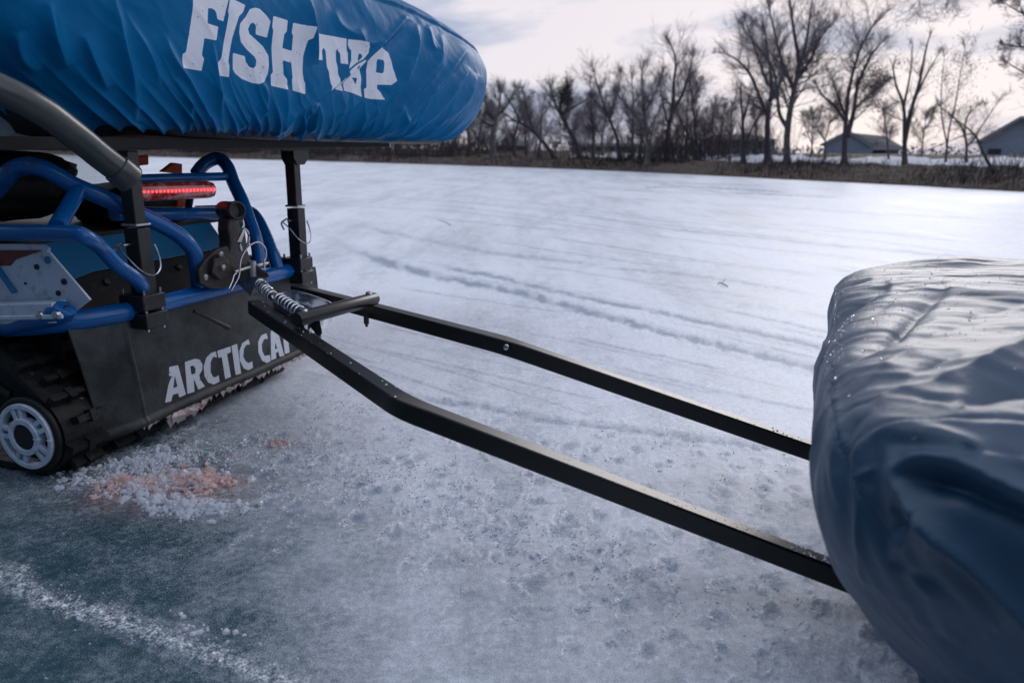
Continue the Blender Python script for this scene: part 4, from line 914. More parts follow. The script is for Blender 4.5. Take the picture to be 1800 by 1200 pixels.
# frostiness with the ice's gloss gradient painted in, dark lower left to bright right
frost_and_sheen = np.clip(.42+.22*np.clip((dist-1.6)/2.5, 0, 1)+.34*np.clip((dist-4)/14, 0, 1), 0, 1)
side_ = np.clip((X+1.0-.15*(Y-1))/1.4, 0, 1); qf = X+.55*(Y-1)+.05*fbm(X*2.2, Y*2.2, None, 3, 33); frost_and_sheen = np.interp(qf, [-1.2, -.6, -.38, -.15, .05, .25, .5], [.03, .07, .22, .54, .80, .90, .90]); frost_and_sheen = frost_and_sheen*(1-.20*np.exp(-((gy-(900+.36*np.clip(gx-600, -400, 2000)))/150)**2)*(gx > 250)*np.clip(.75+.5*fbm(X*5, Y*5, None, 3, 35), 0, 1.2))
d, sd, fr = seg_dist(gx, gy, [(900,385),(1100,432),(1280,478)]); 
hgt += .0022*rime*np.clip(.4+fbm(X*90, Y*90, None, 2, 13), 0, 2)+.0035*fbm(X*1.3, Y*1.3, None, 3, 15)*np.clip(dist/6, 0, 1)
Pg[:, 2] = hgt
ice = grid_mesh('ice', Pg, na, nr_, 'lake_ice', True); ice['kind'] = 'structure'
attr(ice, 'frost_and_sheen', frost_and_sheen); attr(ice, 'groove', groove); attr(ice, 'rime', rime); attr(ice, 'stain', stain)
# loose crumbs of ice and slush
def crumbs(name, pts, label, m, rad_, seed, kind='stuff'):
    rs = np.random.RandomState(seed); n = len(pts)
    t_ = (1+5**.5)/2
    bv = np.array([(-1, t_, 0), (1, t_, 0), (-1, -t_, 0), (1, -t_, 0), (0, -1, t_), (0, 1, t_), (0, -1, -t_), (0, 1, -t_), (t_, 0, -1), (t_, 0, 1), (-t_, 0, -1), (-t_, 0, 1)])/1.9
    bf_ = np.array([(0, 11, 5), (0, 5, 1), (0, 1, 7), (0, 7, 10), (0, 10, 11), (1, 5, 9), (5, 11, 4), (11, 10, 2), (10, 7, 6), (7, 1, 8), (3, 9, 4), (3, 4, 2), (3, 2, 6), (3, 6, 8), (3, 8, 9), (4, 9, 5), (2, 4, 11), (6, 2, 10), (8, 6, 7), (9, 8, 1)])
    V = bv[None]*(1+rs.uniform(-.35, .35, (n, 12, 1)))*.72*rad_[:, None, None]*rs.uniform(.7, 1.3, (n, 1, 3)); V[..., 2] *= .8
    V = V*np.exp(rs.normal(0, .38, n))[:, None, None]+pts[:, None, :]; F = bf_[None]+np.arange(n)[:, None, None]*12
    me = bpy.data.meshes.new(name); me.from_pydata(V.reshape(-1, 3).tolist(), [], F.reshape(-1, 3).tolist()); me.materials.append(MATS[m])
    o = bpy.data.objects.new(name, me); COL.objects.link(o); tag(o, label, None, kind=kind); return o
im = mat('crumb_ice', (.80, .82, .88), .3, spec=.5, var=.6, vscale=20, var_col=(.7, .72, .8)); im.node_tree.nodes['Principled BSDF'].inputs['Subsurface Weight'].default_value = 1; im.node_tree.nodes['Principled BSDF'].inputs['Subsurface Radius'].default_value = (1, 1, 1)
im.node_tree.nodes['Principled BSDF'].inputs['Subsurface Scale'].default_value = .01
def glow(m, c):
    t = m.node_tree; b = t.nodes['Principled BSDF']; o_ = [n for n in t.nodes if n.type == 'OUTPUT_MATERIAL'][0]; b.inputs['Subsurface Weight'].default_value = 0
    tr = t.nodes.new('ShaderNodeBsdfTranslucent'); tr.inputs['Color'].default_value = (*c, 1); mx_ = t.nodes.new('ShaderNodeMixShader'); mx_.inputs[0].default_value = .5
    t.links.new(b.outputs[0], mx_.inputs[1]); t.links.new(tr.outputs[0], mx_.inputs[2]); t.links.new(mx_.outputs[0], o_.inputs['Surface'])
glow(im, (.95, .96, 1))
sm_ = mat('crumb_slush', (.74, .47, .42), .35, spec=.5, var=.9, vscale=26, var_col=(.88, .76, .76), vlo=.40, vhi=.54)
glow(sm_, (.95, .80, .77))
def unproj(px, py): return np.array([pz(x, y, 0) for x, y in zip(px, py)])
rs = np.random.RandomState(99); cx_, cy_, rr_ = [], [], []
def scatter(cx, cy, rx, ry, rot, n, r0, r1, clump=1):
    for k in range(n):
        g = rs.normal(0, .55, 2); x, y = g[0]*rx, g[1]*ry; c, s = math.cos(R(rot)), math.sin(R(rot))
        bx_, by_ = cx+x*c-y*s, cy+x*s+y*c
        for q in range(clump):
            cx_.append(bx_+rs.normal(0, 5)*(clump > 1)); cy_.append(by_+rs.normal(0, 3)*(clump > 1)); rr_.append(rs.uniform(r0, r1))
scatter(270, 850, 100, 22, -4, 170, .003, .009, 4); scatter(250, 815, 110, 16, -12, 200, .003, .0085, 4); scatter(170, 835, 60, 10, -14, 60, .002, .005, 3); scatter(330, 893, 80, 14, 4, 90, .004, .0105, 4); scatter(440, 790, 120, 25, -6, 120, .002, .005, 3)
scatter(560, 830, 160, 50, 10, 130, .0015, .004, 5); scatter(760, 850, 240, 60, 16, 90, .0015, .0035, 5); scatter(900, 940, 260, 55, 16, 70, .0015, .004, 5); scatter(1200, 1050, 260, 90, 18, 70, .001, .0026, 5); scatter(620, 720, 160, 26, 10, 90, .0015, .0035, 4)
for (x0, y0), (x1, y1), n in (((0, 1010), (120, 1065), 150), ((120, 1065), (300, 1120), 220), ((300, 1120), (560, 1210), 240)):
    for k in range(n):
        u = rs.rand(); o_ = rs.choice([-1, 1])*abs(rs.normal(13, 8)); cx_.append(x0+(x1-x0)*u+rs.normal(0, 3)); cy_.append(y0+(y1-y0)*u+o_); rr_.append(rs.uniform(.0008, .0026))

for x, y, r, k_ in pr_:
    n_ = rs.poisson(9*k_)
    q = project(np.array([[x-B.x*r*.9, y-B.y*r*.9, 0]])); 
    for _ in range(n_): cx_.append(float(q[0][0])+rs.normal(0, 9)); cy_.append(float(q[1][0])+rs.normal(0, 6)); rr_.append(rs.uniform(.0012, .0036))
scatter(390, 1110, 60, 14, 12, 14, .004, .007, 2); scatter(150, 1020, 400, 140, 0, 260, .0006, .0016)
for k in range(500): cx_.append(rs.uniform(0, 1500)); cy_.append(rs.uniform(640, 1200)); rr_.append(rs.uniform(.0005, .0014))
def mound(px, py):
    z = 0
    for cx, cy, rx, ry, h_ in ((345, 853, 46, 14, .014), (208, 858, 40, 11, .010), (330, 884, 60, 14, .008), (250, 816, 80, 9, .006)): z = z+h_*np.exp(-(((px-cx)/rx)**2+((py-cy)/ry)**2))
    return z
pts = unproj(cx_, cy_); rr_ = np.array(rr_); pts[:, 2] = rr_*.3+mound(np.array(cx_), np.array(cy_))
crumbs('ice_crumbs', pts, 'loose white crumbs of crushed ice scattered over the surface', 'crumb_ice', rr_, 4)
cx_, cy_, rr_ = [], [], []
scatter(345, 852, 52, 17, -4, 90, .003, .009, 4); scatter(205, 856, 46, 14, -12, 50, .003, .0085, 3); scatter(270, 845, 70, 14, -6, 60, .003, .009, 3); scatter(490, 782, 20, 5, -8, 22, .003, .006, 3)
pts = unproj(cx_, cy_); rr_ = np.array(rr_); pts[:, 2] = rr_*.3+mound(np.array(cx_), np.array(cy_))+rs.rand(len(rr_))*.004
crumbs('stained_slush', pts, 'pink brown stained heap of slush crumbs behind the track', 'crumb_slush', rr_, 5)
# ------------------------------------------------------------------ far shore
shore_px = [(-700, 268.5), (-200, 268.5), (60, 271), (250, 275), (520, 282), (760, 289), (1000, 297), (1200, 306), (1400, 316), (1600, 326), (1800, 337)]
sh = [pz(x, y+.5, 0) for x, y in shore_px[3:]]
d_ = (sh[0]-sh[1]).normalized(); sh = [sh[0]+d_*k for k in (500, 180, 60)]+sh
d_ = (sh[-1]-sh[-2]).normalized(); sh = sh+[sh[-1]+(d_+Vector((.15, 0, 0)))*k for k in (8, 30, 90)]
sh = smooth_path(sh, 14)
al = [0]
for i in range(1, len(sh)): al.append(al[-1]+(sh[i]-sh[i-1]).length)
al = np.array(al); shx = np.array([p.x for p in sh]); shy = np.array([p.y for p in sh])
def shore_pt(s):
    x, y = np.interp(s, al, shx), np.interp(s, al, shy); e = .5
    tx, ty = np.interp(s+e, al, shx)-np.interp(s-e, al, shx), np.interp(s+e, al, shy)-np.interp(s-e, al, shy); l_ = np.hypot(tx, ty)+1e-9
    nx, ny = -ty/l_, tx/l_                     # to the far side
    return x, y, nx, ny
offs = np.concatenate([[-.6, -.2, 0], np.linspace(.15, 6, 34), np.geomspace(6.5, 900, 50)])
def ground_z(x, y, o):
    b = .36*np.clip(o/1.4, 0, 1)**.75+.12*np.clip((o-1.4)/2.6, 0, 1)+.30*np.clip((o-4)/5, 0, 1)+.05*np.clip((o-9)/40, 0, 1)
    b = b+(.07*fbm(x*.9, y*.9, None, 4, 201)+.05*fbm(x*3.3, y*3.3, None, 3, 203))*np.clip(o/.6, 0, 1)*np.clip(1-(o-8)/30, .3, 1)
    return np.where(o < 0, -.25, np.where(o == 0, -.03, b))
sv = np.interp(np.linspace(0, 1, 900), np.linspace(0, 1, 6), [0, al[-1]*.45, al[-1]*.70, al[-1]*.83, al[-1]*.90, al[-1]])
x_, y_, nx_, ny_ = shore_pt(sv)
nx_[:] = np.interp(np.arange(900), [0, 899], [nx_[0], nx_[-1]])*.0+nx_; OO = offs[None]
n0 = np.array([.25, .97])                    # far ground runs straight back
w_ = np.clip(OO/60, 0, 1); NX = nx_[:, None]*(1-w_)+n0[0]*w_; NY = ny_[:, None]*(1-w_)+n0[1]*w_
Xs = x_[:, None]+NX*OO; Ys = y_[:, None]+NY*OO; Oo = np.broadcast_to(OO, Xs.shape)
Zs = ground_z(Xs, Ys, Oo)
def terrain_mat():
    m = mat('bank_ground', (.105, .078, .058), .9, bump=.8, bscale=9, bdist=.05); t = m.node_tree; b = t.nodes['Principled BSDF']
    c = t.nodes.new('ShaderNodeTexCoord'); n = t.nodes.new('ShaderNodeTexNoise'); n.inputs['Scale'].default_value = .9; n.inputs['Detail'].default_value = 9; n.inputs['Roughness'].default_value = .7; t.links.new(c.outputs['Object'], n.inputs['Vector'])
    a = t.nodes.new('ShaderNodeAttribute'); a.attribute_name = 'snow'
    s = t.nodes.new('ShaderNodeMath'); s.operation = 'ADD'; t.links.new(n.outputs[0], s.inputs[0]); t.links.new(a.outputs['Fac'], s.inputs[1])
    r = t.nodes.new('ShaderNodeMapRange'); r.inputs[1].default_value = .66; r.inputs[2].default_value = .72; t.links.new(s.outputs[0], r.inputs[0])
    n2 = t.nodes.new('ShaderNodeTexNoise'); n2.inputs['Scale'].default_value = 6; n2.inputs['Detail'].default_value = 7; t.links.new(c.outputs['Object'], n2.inputs['Vector'])
    cr_ = t.nodes.new('ShaderNodeValToRGB'); t.links.new(n2.outputs[0], cr_.inputs[0]); e = cr_.color_ramp.elements; e[0].position = .35; e[0].color = (.035, .028, .022, 1); e[1].position = .68; e[1].color = (.14, .10, .078, 1)
    x = t.nodes.new('ShaderNodeMix'); x.data_type = 'RGBA'; t.links.new(r.outputs[0], x.inputs[0]); t.links.new(cr_.outputs[0], x.inputs[6]); x.inputs[7].default_value = (.72, .73, .80, 1)
    t.links.new(x.outputs[2], b.inputs['Base Color']); return m
terrain_mat()
ter = grid_mesh('bank', np.stack([Xs, Ys, Zs], -1).reshape(-1, 3), 900, len(offs), 'bank_ground', False); ter['kind'] = 'structure'
right = np.clip((Xs+Ys*.05-4)/4, 0, 1)
snow = -.05+.46*np.exp(-((Oo-(6.2))/2.4)**4)*right + .09*np.exp(-((Oo-1.3)/.8)**2)+.06*np.clip((Oo-8)/30, 0, 1)-.3*np.exp(-((Oo-10.5)/1.8)**2)
attr(ter, 'snow', snow.ravel())
def ground_at(px, d_off=None, ydist=None):
    """place on the bank seen at photo column px, d_off metres behind the shoreline"""
    r = ray(px, 300); hx, hy = r.x, r.y; best = None
    for k in range(400, 40000, 12):
        t = k/100/math.hypot(hx, hy); x, y = hx*t, hy*t
        q = (shx-x)**2+(shy-y)**2; i = int(q.argmin()); px_, py_, nx, ny = shore_pt(al[i]); o = (x-px_)*nx+(y-py_)*ny
        if o >= d_off: break
    z = float(ground_z(np.array([x]), np.array([y]), np.array([o]))[0]); return Vector((x, y, z))
# ---- dry brush along the water line
mat('brush', (.032, .024, .020), .9, var=1, vscale=1.5, var_col=(.10, .07, .05), vlo=.4, vhi=.66)
mat('thick_twig', (.10, .085, .09), .9, var=1, vscale=.8, var_col=(.055, .045, .048)); mat('brush_dark', (.022, .020, .018), .9, var=1, vscale=1.2, var_col=(.065, .045, .035), vlo=.4, vhi=.62)
rs = np.random.RandomState(12)
def brush(name, n, olo, ohi, hlo, hhi, m, seed, label, wid=.012, srange=None):
    rs = np.random.RandomState(seed)
    s = rs.uniform(al[-1]*.55, al[-1]*.955, n*3) if srange is None else rs.uniform(*srange, n*3); cl = fbm(s*.35, s*0, None, 3, seed); keep = rs.rand(n*3) < np.clip(.55+.9*cl, .08, 1); s = s[keep][:n]; n = len(s)
    o = rs.uniform(olo, ohi, n)**1.0; x, y, nx, ny = shore_pt(s); x = x+nx*o; y = y+ny*o; z = ground_z(x, y, o)-.03
    h = rs.uniform(hlo, hhi, n)*(1+1.0*np.clip(cl[keep][:n], -1, 1)); a = rs.uniform(0, 2*np.pi, n); lean = rs.uniform(.05, 1.0, n)*h
    dx, dy = np.cos(a)*lean, np.sin(a)*lean; w = wid*rs.uniform(.5, 1.6, n); b = rs.uniform(0, np.pi, n); wx, wy = np.cos(b)*w, np.sin(b)*w
    V = np.stack([np.stack([x-wx, y-wy, z], -1), np.stack([x+wx, y+wy, z], -1), np.stack([x+dx*.4+wx*.7, y+dy*.4+wy*.7, z+h*.6], -1), np.stack([x+dx*.4-wx*.7, y+dy*.4-wy*.7, z+h*.6], -1), np.stack([x+dx, y+dy, z+h*.95], -1)], 1)
    F = []
    for k in range(n): F += [(5*k, 5*k+1, 5*k+2, 5*k+3), (5*k+3, 5*k+2, 5*k+4)]
    me = bpy.data.meshes.new(name); me.from_pydata(V.reshape(-1, 3).tolist(), [], F); me.materials.append(MATS[m]); ob = bpy.data.objects.new(name, me); COL.objects.link(ob); tag(ob, label, kind='stuff')
brush('dry_grass', 26000, .05, 3.6, .05, .17, 'brush', 3, 'dry brown grass on the bank')
brush('brush', 16000, .0, 2.4, .08, .26, 'brush_dark', 4, 'dark leafless brush along the edge of the ice', .010)
s_mid = float(np.interp(7.0, shx, al)); brush('thicket', 15000, 1.5, 9, .5, 1.9, 'thick_twig', 9, 'leafless thicket behind the far trees', .011, (s_mid-75, s_mid-3)); brush('low_thicket', 1600, .4, 2.2, .12, .45, 'thick_twig', 10, 'low leafless scrub on the right part of the bank', .006, (s_mid, s_mid+16))
# ---- trees
mat('bark', (.095, .082, .085), .9, bump=.6, bscale=14, bdist=.02, var=.8, vscale=5, var_col=(.05, .046, .05))
mat('bark_pale', (.17, .15, .14), .85, bump=.5, bscale=14, bdist=.02, var=.9, vscale=5, var_col=(.07, .06, .06))
mat('twig', (.20, .17, .19), .9); mat('dead_leaf', (.075, .030, .018), .8, var=1, vscale=9, var_col=(.03, .02, .018)); mat('ivy_leaf', (.018, .024, .018), .7, var=1, vscale=9, var_col=(.04, .034, .026))
class Segs:
    def __init__(s): s.a = []; s.b = []; s.ra = []; s.rb = []
    def add(s, a, b, ra, rb): s.a.append(a); s.b.append(b); s.ra.append(ra); s.rb.append(rb)
    def mesh(s, n):
        a, b = np.array(s.a), np.array(s.b); ra, rb = np.array(s.ra), np.array(s.rb); t = b-a; t /= np.linalg.norm(t, axis=1, keepdims=True)+1e-9
        u = np.cross(t, np.where(np.abs(t[:, 2:3]) < .9, [[0, 0, 1.]], [[1., 0, 0]])); u /= np.linalg.norm(u, axis=1, keepdims=True); v = np.cross(t, u)
        w = np.arange(n)*2*np.pi/n; ring = u[:, None]*np.cos(w)[None, :, None]+v[:, None]*np.sin(w)[None, :, None]
        V = np.concatenate([a[:, None]+ring*ra[:, None, None], b[:, None]+ring*rb[:, None, None]], 1).reshape(-1, 3)
        k = np.arange(len(a))[:, None]*2*n; i = np.arange(n)[None]; j = (i+1) % n
        return V, np.stack([k+i, k+j, k+n+j, k+n+i], -1).reshape(-1, 4)
def np_obj(name, V, F, m, parent=None, org=(0, 0, 0)):
    me = bpy.data.meshes.new(name); me.from_pydata((V-np.array(org)).tolist(), [], F.tolist()); me.polygons.foreach_set('use_smooth', [True]*len(me.polygons)); me.materials.append(MATS[m]); o = bpy.data.objects.new(name, me); COL.objects.link(o)
    if parent: o.parent = parent
    else: o.location = org
    return o
def rvec(rs): v = rs.normal(size=3); return v/np.linalg.norm(v)
def tree(limbs, d, label, seed, tw=1.0, m='bark', dens=1.0, leaf=None, lens=1.0, minr=.0045, droop=0, group=None, cat='tree', name='bare_tree'):
    """limbs: list of (photo px path, radius px at its foot); all at depth d (the trunk's distance)"""
    rs = np.random.RandomState(seed); T, C = Segs(), Segs(); tips = []
    def grow(p, dr, ln, r, lv):
        n = 5 if lv < 2 else 4; seg = ln/n; q = p.copy(); dd = dr.copy(); kids = []
        for i in range(n):
            dd = dd+rvec(rs)*(.20 if lv < 2 else .28)+np.array([0, 0, .07-droop*.1]); dd /= np.linalg.norm(dd); q2 = q+dd*seg
            r1, r2 = max(r*(1-.8*i/n), minr*.8), max(r*(1-.8*(i+1)/n), minr*.6); (C).add(q, q2, r1, r2)
            if lv < 3:
                for _ in range(rs.poisson((1.5 if lv == 1 else .95)*dens) if i > 0 or lv > 0 else 0): kids.append((q+(q2-q)*rs.rand(), dd, i/n))
            q = q2
        tips.append(q)
        for kp, kd, f in kids:
            ax = rvec(rs); side = np.cross(kd, ax); side /= np.linalg.norm(side)+1e-9; nd = kd*.75+side*rs.uniform(.45, .95)+np.array([0, 0, .12]); nd /= np.linalg.norm(nd)
            grow(kp, nd, ln*rs.uniform(.42, .80)*(1-.3*f), r*(1-.7*f)*.46, lv+1)
    for li, (path, rpx) in enumerate(limbs):
        base = d+(0 if li == 0 else 0); dep = np.cumsum(rs.uniform(-.12, .12, len(path)))*.25; dep -= dep[0]
        P3 = [np.array(pd(x, y, base*(1 if i == 0 and li == 0 else 1)+dep[i]*(d/30))) for i, (x, y) in enumerate(path)]
        P3 = [np.array(v) for v in smooth_path([Vector(v) for v in P3], 4)]; n = len(P3); r0 = rpx*d/FPX
        jl = sum(np.linalg.norm(P3[i+1]-P3[i]) for i in range(n-1))
        for i in range(n-1):
            ra, rb = r0*(1-.78*(i/(n-1))**.9), r0*(1-.78*((i+1)/(n-1))**.9); flare = 1+.5*max(0, 1-i/2) if li == 0 else 1
            T.add(P3[i]+(0 if i else 0), P3[i+1], ra*flare, rb*(1.25 if li == 0 and i == 0 else 1)); f = i/(n-1)
            if f > .22 or li > 0:
                for _ in range(rs.poisson(1.7*dens*14/n)):
                    dr = (P3[i+1]-P3[i])/np.linalg.norm(P3[i+1]-P3[i]); sd = np.cross(dr, rvec(rs)); sd /= np.linalg.norm(sd)+1e-9
                    nd = dr*.6+sd*rs.uniform(.5, 1.0)+np.array([0, 0, .1]); nd /= np.linalg.norm(nd)
                    grow(P3[i]+(P3[i+1]-P3[i])*rs.rand(), nd, lens*jl*rs.uniform(.20, .46)*(1.15-.55*f), ra*.36, 1)
        dr = (P3[-1]-P3[-2]); dr /= np.linalg.norm(dr)
        for _ in range(3): nd = dr+rvec(rs)*.35; nd /= np.linalg.norm(nd); grow(P3[-1], nd, lens*jl*.15, r0*.25, 1)
    org = pd(*limbs[0][0][0], d); org = np.array(org)
    t = thing(name, label, cat, org.tolist(), group)
    V, F = T.mesh(8); np_obj('trunk', V, F, m, t, org)
    V, F = C.mesh(3); np_obj('crown', V, F, 'twig', t, org)
    if leaf:
        lm, cx, cy, rx, ry, n, sz = leaf
        c0 = np.array(pd(cx, cy, d)); V = []; F = []; k = 0; cl = rs.normal(0, .5, (26, 3))*[rx*d/FPX, 1.0*rx*d/FPX, ry*d/FPX]
        for i in range(n):
            q = c0+cl[rs.randint(26)]+rs.normal(0, .10*d/30*2, 3)*(rx/30)
            a, b = rvec(rs)*sz, rvec(rs)*sz; V += [q, q+a, q+a*.8+b, q+b]; F.append((k, k+1, k+2, k+3)); k += 4
        np_obj('foliage', np.array(V), np.array(F), lm, t, org)
    return t
def dpt(px, off): p = ground_at(px, off); return (p-CAMP).dot(fw), p
G1 = 'bare trees along the far bank'
def T(limbs, off, label, seed, **k):
    bx = limbs[0][0][0][0]; d, p = dpt(bx, off); q = project(np.array([p]))
    lm = [(list(a), r) for a, r in limbs]; lm[0][0][0] = (bx, float(q[1][0])+1.5)
    return tree(lm, d, label, seed, group=G1, **k)
# the two tall pale trunks and their neighbours
T([([(1384,300),(1383,250),(1388,200),(1398,150),(1404,110),(1398,70),(1390,20),(1385,-20)],7),([(1401,140),(1425,105),(1440,70),(1465,40)],4),([(1396,158),(1375,110),(1362,60),(1352,15)],4),([(1404,120),(1418,70),(1424,25),(1432,-15)],3.5),([(1384,225),(1370,200),(1366,160),(1358,120),(1330,80),(1310,55)],4)], 2.6, 'tallest bare tree with pale grey trunk forking high, right of centre', 1, m='bark_pale', dens=1.15)
T([([(1350,290),(1349,240),(1350,200),(1356,160),(1352,110),(1345,60)],6.5),([(1350,205),(1335,170),(1318,130),(1295,105),(1275,95)],4),([(1353,180),(1375,140),(1385,110)],3.5),([(1350,150),(1335,110),(1322,70),(1312,40)],3)], 3.4, 'dark spreading tree just left of the tallest pale tree', 2, dens=1.1)
T([([(1307,285),(1306,240),(1305,205),(1301,160)],5),([(1306,215),(1318,170),(1325,150)],2.5),([(1307,262),(1322,225),(1340,195),(1355,175)],2.5)], 2.8, 'short broken topped stump of a tree beside the low blue grey house', 3, dens=.45, lens=.7)
T([([(1484,290),(1485,250),(1487,210),(1492,160),(1503,115),(1515,80),(1535,45)],5.5),([(1489,240),(1500,200),(1508,150),(1530,100),(1545,80)],5),([(1486,215),(1470,190),(1448,170),(1435,150)],3),([(1484,200),(1470,160),(1460,130)],2.5),([(1500,195),(1530,165),(1560,145)],2.5)], 2.8, 'bare tree with dark clumps of old leaves, in front of the gabled house', 4, leaf=('ivy_leaf', 1532, 150, 26, 42, 2600, .035))
T([([(1590,272),(1590,230),(1588,185),(1575,150),(1570,120)],4.5),([(1590,250),(1603,190),(1615,150),(1625,100),(1632,70)],4.5),([(1606,180),(1630,130),(1650,95)],2),([(1588,190),(1600,130),(1604,80)],2.5)], 4.5, 'V shaped bare tree right of the gabled house', 5, dens=.5, lens=.75)
T([([(1662,274),(1668,230),(1680,180),(1688,130),(1696,85)],1.8),([(1665,256),(1655,200),(1656,140),(1660,100)],1.5)], 6, 'slender tree with dark seed clusters, left of the right hand gable', 6, dens=.7, lens=.6, leaf=('dead_leaf', 1685, 125, 34, 44, 900, .03))
T([([(1698,274),(1699,255),(1693,230),(1675,205),(1655,190)],2.6),([(1698,258),(1712,245),(1730,215),(1755,180)],2),([(1695,240),(1700,205),(1720,185)],2)], 5.5, 'small twisted tree low beside the right hand gable', 7, dens=.7)
T([([(1748,300),(1725,262),(1712,235),(1672,205)],3.2),([(1712,235),(1690,240),(1620,268)],1.6)], 1.6, 'leaning dead trunk crossing the bank in front of the right hand gable', 8, dens=.25, lens=.5)
T([([(1880,330),(1876,240),(1870,150),(1862,60),(1855,0)],8),([(1872,170),(1840,150),(1800,128),(1770,110)],3),([(1870,120),(1830,90),(1790,82),(1765,78)],3),([(1868,70),(1830,40),(1790,20),(1765,5)],3),([(1870,40),(1830,0),(1790,-10)],3),([(1856,0),(1800,-80),(1740,-95),(1690,-70),(1672,-10)],3),([(1862,20),(1790,-70),(1700,-110),(1640,-80),(1615,0)],2.5)], 2, 'bare tree mostly beyond the right edge, branches reaching in', 9, dens=1.0, lens=.8)
T([([(1172,274),(1175,230),(1183,190),(1184,150),(1188,110),(1182,85)],5),([(1180,200),(1200,165),(1212,125),(1218,100)],3.5),([(1176,225),(1165,180),(1160,140)],2.5)], 3, 'dark upright tree with two high stems, centre of the bank', 10)
T([([(1137,296),(1139,262),(1134,215),(1130,175),(1128,130)],5.5),([(1136,240),(1120,210),(1102,185),(1085,165)],3.5),([(1132,200),(1150,165),(1165,130)],2.5),([(1138,278),(1143,250),(1150,215),(1160,190)],3)], 1.0, 'grey trunked tree standing at the very edge of the ice', 11, m='bark_pale')
T([([(1090,278),(1085,245),(1072,210),(1060,180),(1050,150),(1045,130)],3.6),([(1075,215),(1062,195),(1040,170)],2.5),([(1070,205),(1085,165),(1090,130)],2.5)], 2.5, 'tree curving left with a dense round crown', 12, dens=1.2)
T([([(1020,280),(1010,245),(992,215),(975,180),(968,155)],5),([(998,225),(985,190),(990,165),(1000,150)],3.5),([(990,200),(1015,185),(1040,170)],2.5)], 2.2, 'leaning tree topped by a dense dark clump', 13, leaf=('ivy_leaf', 993, 172, 17, 24, 2600, .05))
T([([(978,276),(955,250),(930,225),(905,212),(880,195)],4),([(940,235),(928,200),(920,165)],2.5),([(915,217),(900,185),(885,165)],2)], 1.8, 'tree leaning far to the left over the bank', 14)
T([([(868,282),(866,250),(868,225),(876,195),(880,165)],6.5),([(870,215),(855,190),(850,160)],3),([(874,205),(895,180),(905,155)],3),([(868,225),(840,205),(825,180)],2.5)], 2.0, 'thick grey trunked tree near the end of the blue cover', 15, m='bark_pale', dens=1.2)
rs = np.random.RandomState(55)
small = [(800,185,2.6,2.0),(825,170,3,4.0),(843,190,2.5,1.6),(905,180,3,4.5),(925,165,2.5,6.0),(945,178,2.6,3.5),(1042,150,3,3.8),(1060,175,2.4,5.5),(1112,140,3.2,4.5),(1125,190,2,2.2),(1205,150,3,5.0),(1226,130,3,3.0),(1245,185,2,6.5),(1262,195,2,5.0),(1282,165,2.4,4.0),(1330,190,2.2,7.0),(1425,205,1.8,7.0),(1562,195,1.8,7.0),(780,205,2.4,3.0),(1450,190,1.6,5.5),(1620,205,1.5,8.0),(740,225,2.4,3.0),(700,232,2.2,4.0),(1010,205,2.2,6)]
desc = ['thin', 'small grey', 'slim dark', 'crooked', 'low bushy', 'spindly']
lab = {740: 'low bare tree seen just under the blue cover, right of the rack end', 700: 'low bare tree behind the end of the rack', 780: 'small bare tree under the tip of the blue cover', 800: 'small forked tree just right of the cover tip', 825: 'bare tree between the cover tip and the thick grey trunk', 843: 'short crooked tree left of the thick grey trunk', 905: 'small tree behind the far left leaning trunk', 925: 'slim tree above the blue roofed shed', 945: 'dark twiggy tree right of the blue roofed shed', 1042: 'tall twiggy tree right of the dense dark clump', 1060: 'thin tree between the dark clump tree and the round crowned tree', 1112: 'slim dark tree left of the tree at the ice edge', 1125: 'low sapling beside the tree at the ice edge', 1205: 'thin tree right behind the two stemmed tree', 1226: 'slim curved tree left of the low blue grey house', 1245: 'spindly sapling at the left end of the low blue grey house', 1262: 'short thin tree in front of the low blue grey house roof', 1282: 'thin tree left of the broken topped stump', 1330: 'small tree between stump and spreading tree', 1425: 'sapling right of the tallest pale tree', 1450: 'sapling at the left eave of the gabled house', 1562: 'sapling at the right end of the gabled house', 1620: 'thin sapling behind the V shaped tree', 1010: 'small tree behind the leaning clump tree'}
for i, (x, top, r, off) in enumerate(small):
    ln = rs.uniform(-14, 14); b = 280
    l1 = [(x,b),(x+ln*.2+rs.uniform(-3,3),b-(b-top)*.35),(x+ln*.6+rs.uniform(-4,4),b-(b-top)*.7),(x+ln,top)]
    m_ = l1[1]; l2 = [m_,(m_[0]-ln*.7-8,m_[1]-25),(m_[0]-ln-14,m_[1]-50)]
    T([(l1, r), (l2, r*.6), ([l1[2],(l1[2][0]+12,l1[2][1]-18),(l1[2][0]+17,l1[2][1]-35)], r*.5)], off, lab[x], 100+i, dens=.95)
# orange brown oak leaves low behind the cover
# low wood behind the line of trees: one mass of thin saplings
C = Segs(); rs = np.random.RandomState(321)
def sap(p, dr, ln, r, lv):
    q = p.copy(); dd = dr.copy()
    for i in range(4):
        dd = dd+rvec(rs)*.22+np.array([0, 0, .06]); dd /= np.linalg.norm(dd); q2 = q+dd*ln/4; C.add(q, q2, max(r*(1-.2*i), .008), max(r*(.8-.2*i), .006))
        if lv < 3:
            for _ in range(rs.poisson(1.5 if lv else 2.2)):
                sd = np.cross(dd, rvec(rs)); sd /= np.linalg.norm(sd)+1e-9; nd = dd*.7+sd*rs.uniform(.5, .9); nd /= np.linalg.norm(nd); sap(q+(q2-q)*rs.rand(), nd, ln*rs.uniform(.35, .6), r*.45, lv+1)
        q = q2
for i in range(62):
    x_p = rs.uniform(690, 1232); p = ground_at(x_p, rs.uniform(9, 26)); sap(np.array(p), np.array([rs.uniform(-.2, .2), rs.uniform(-.2, .2), 1.]), rs.uniform(1.2, 3.0), .035, 0)
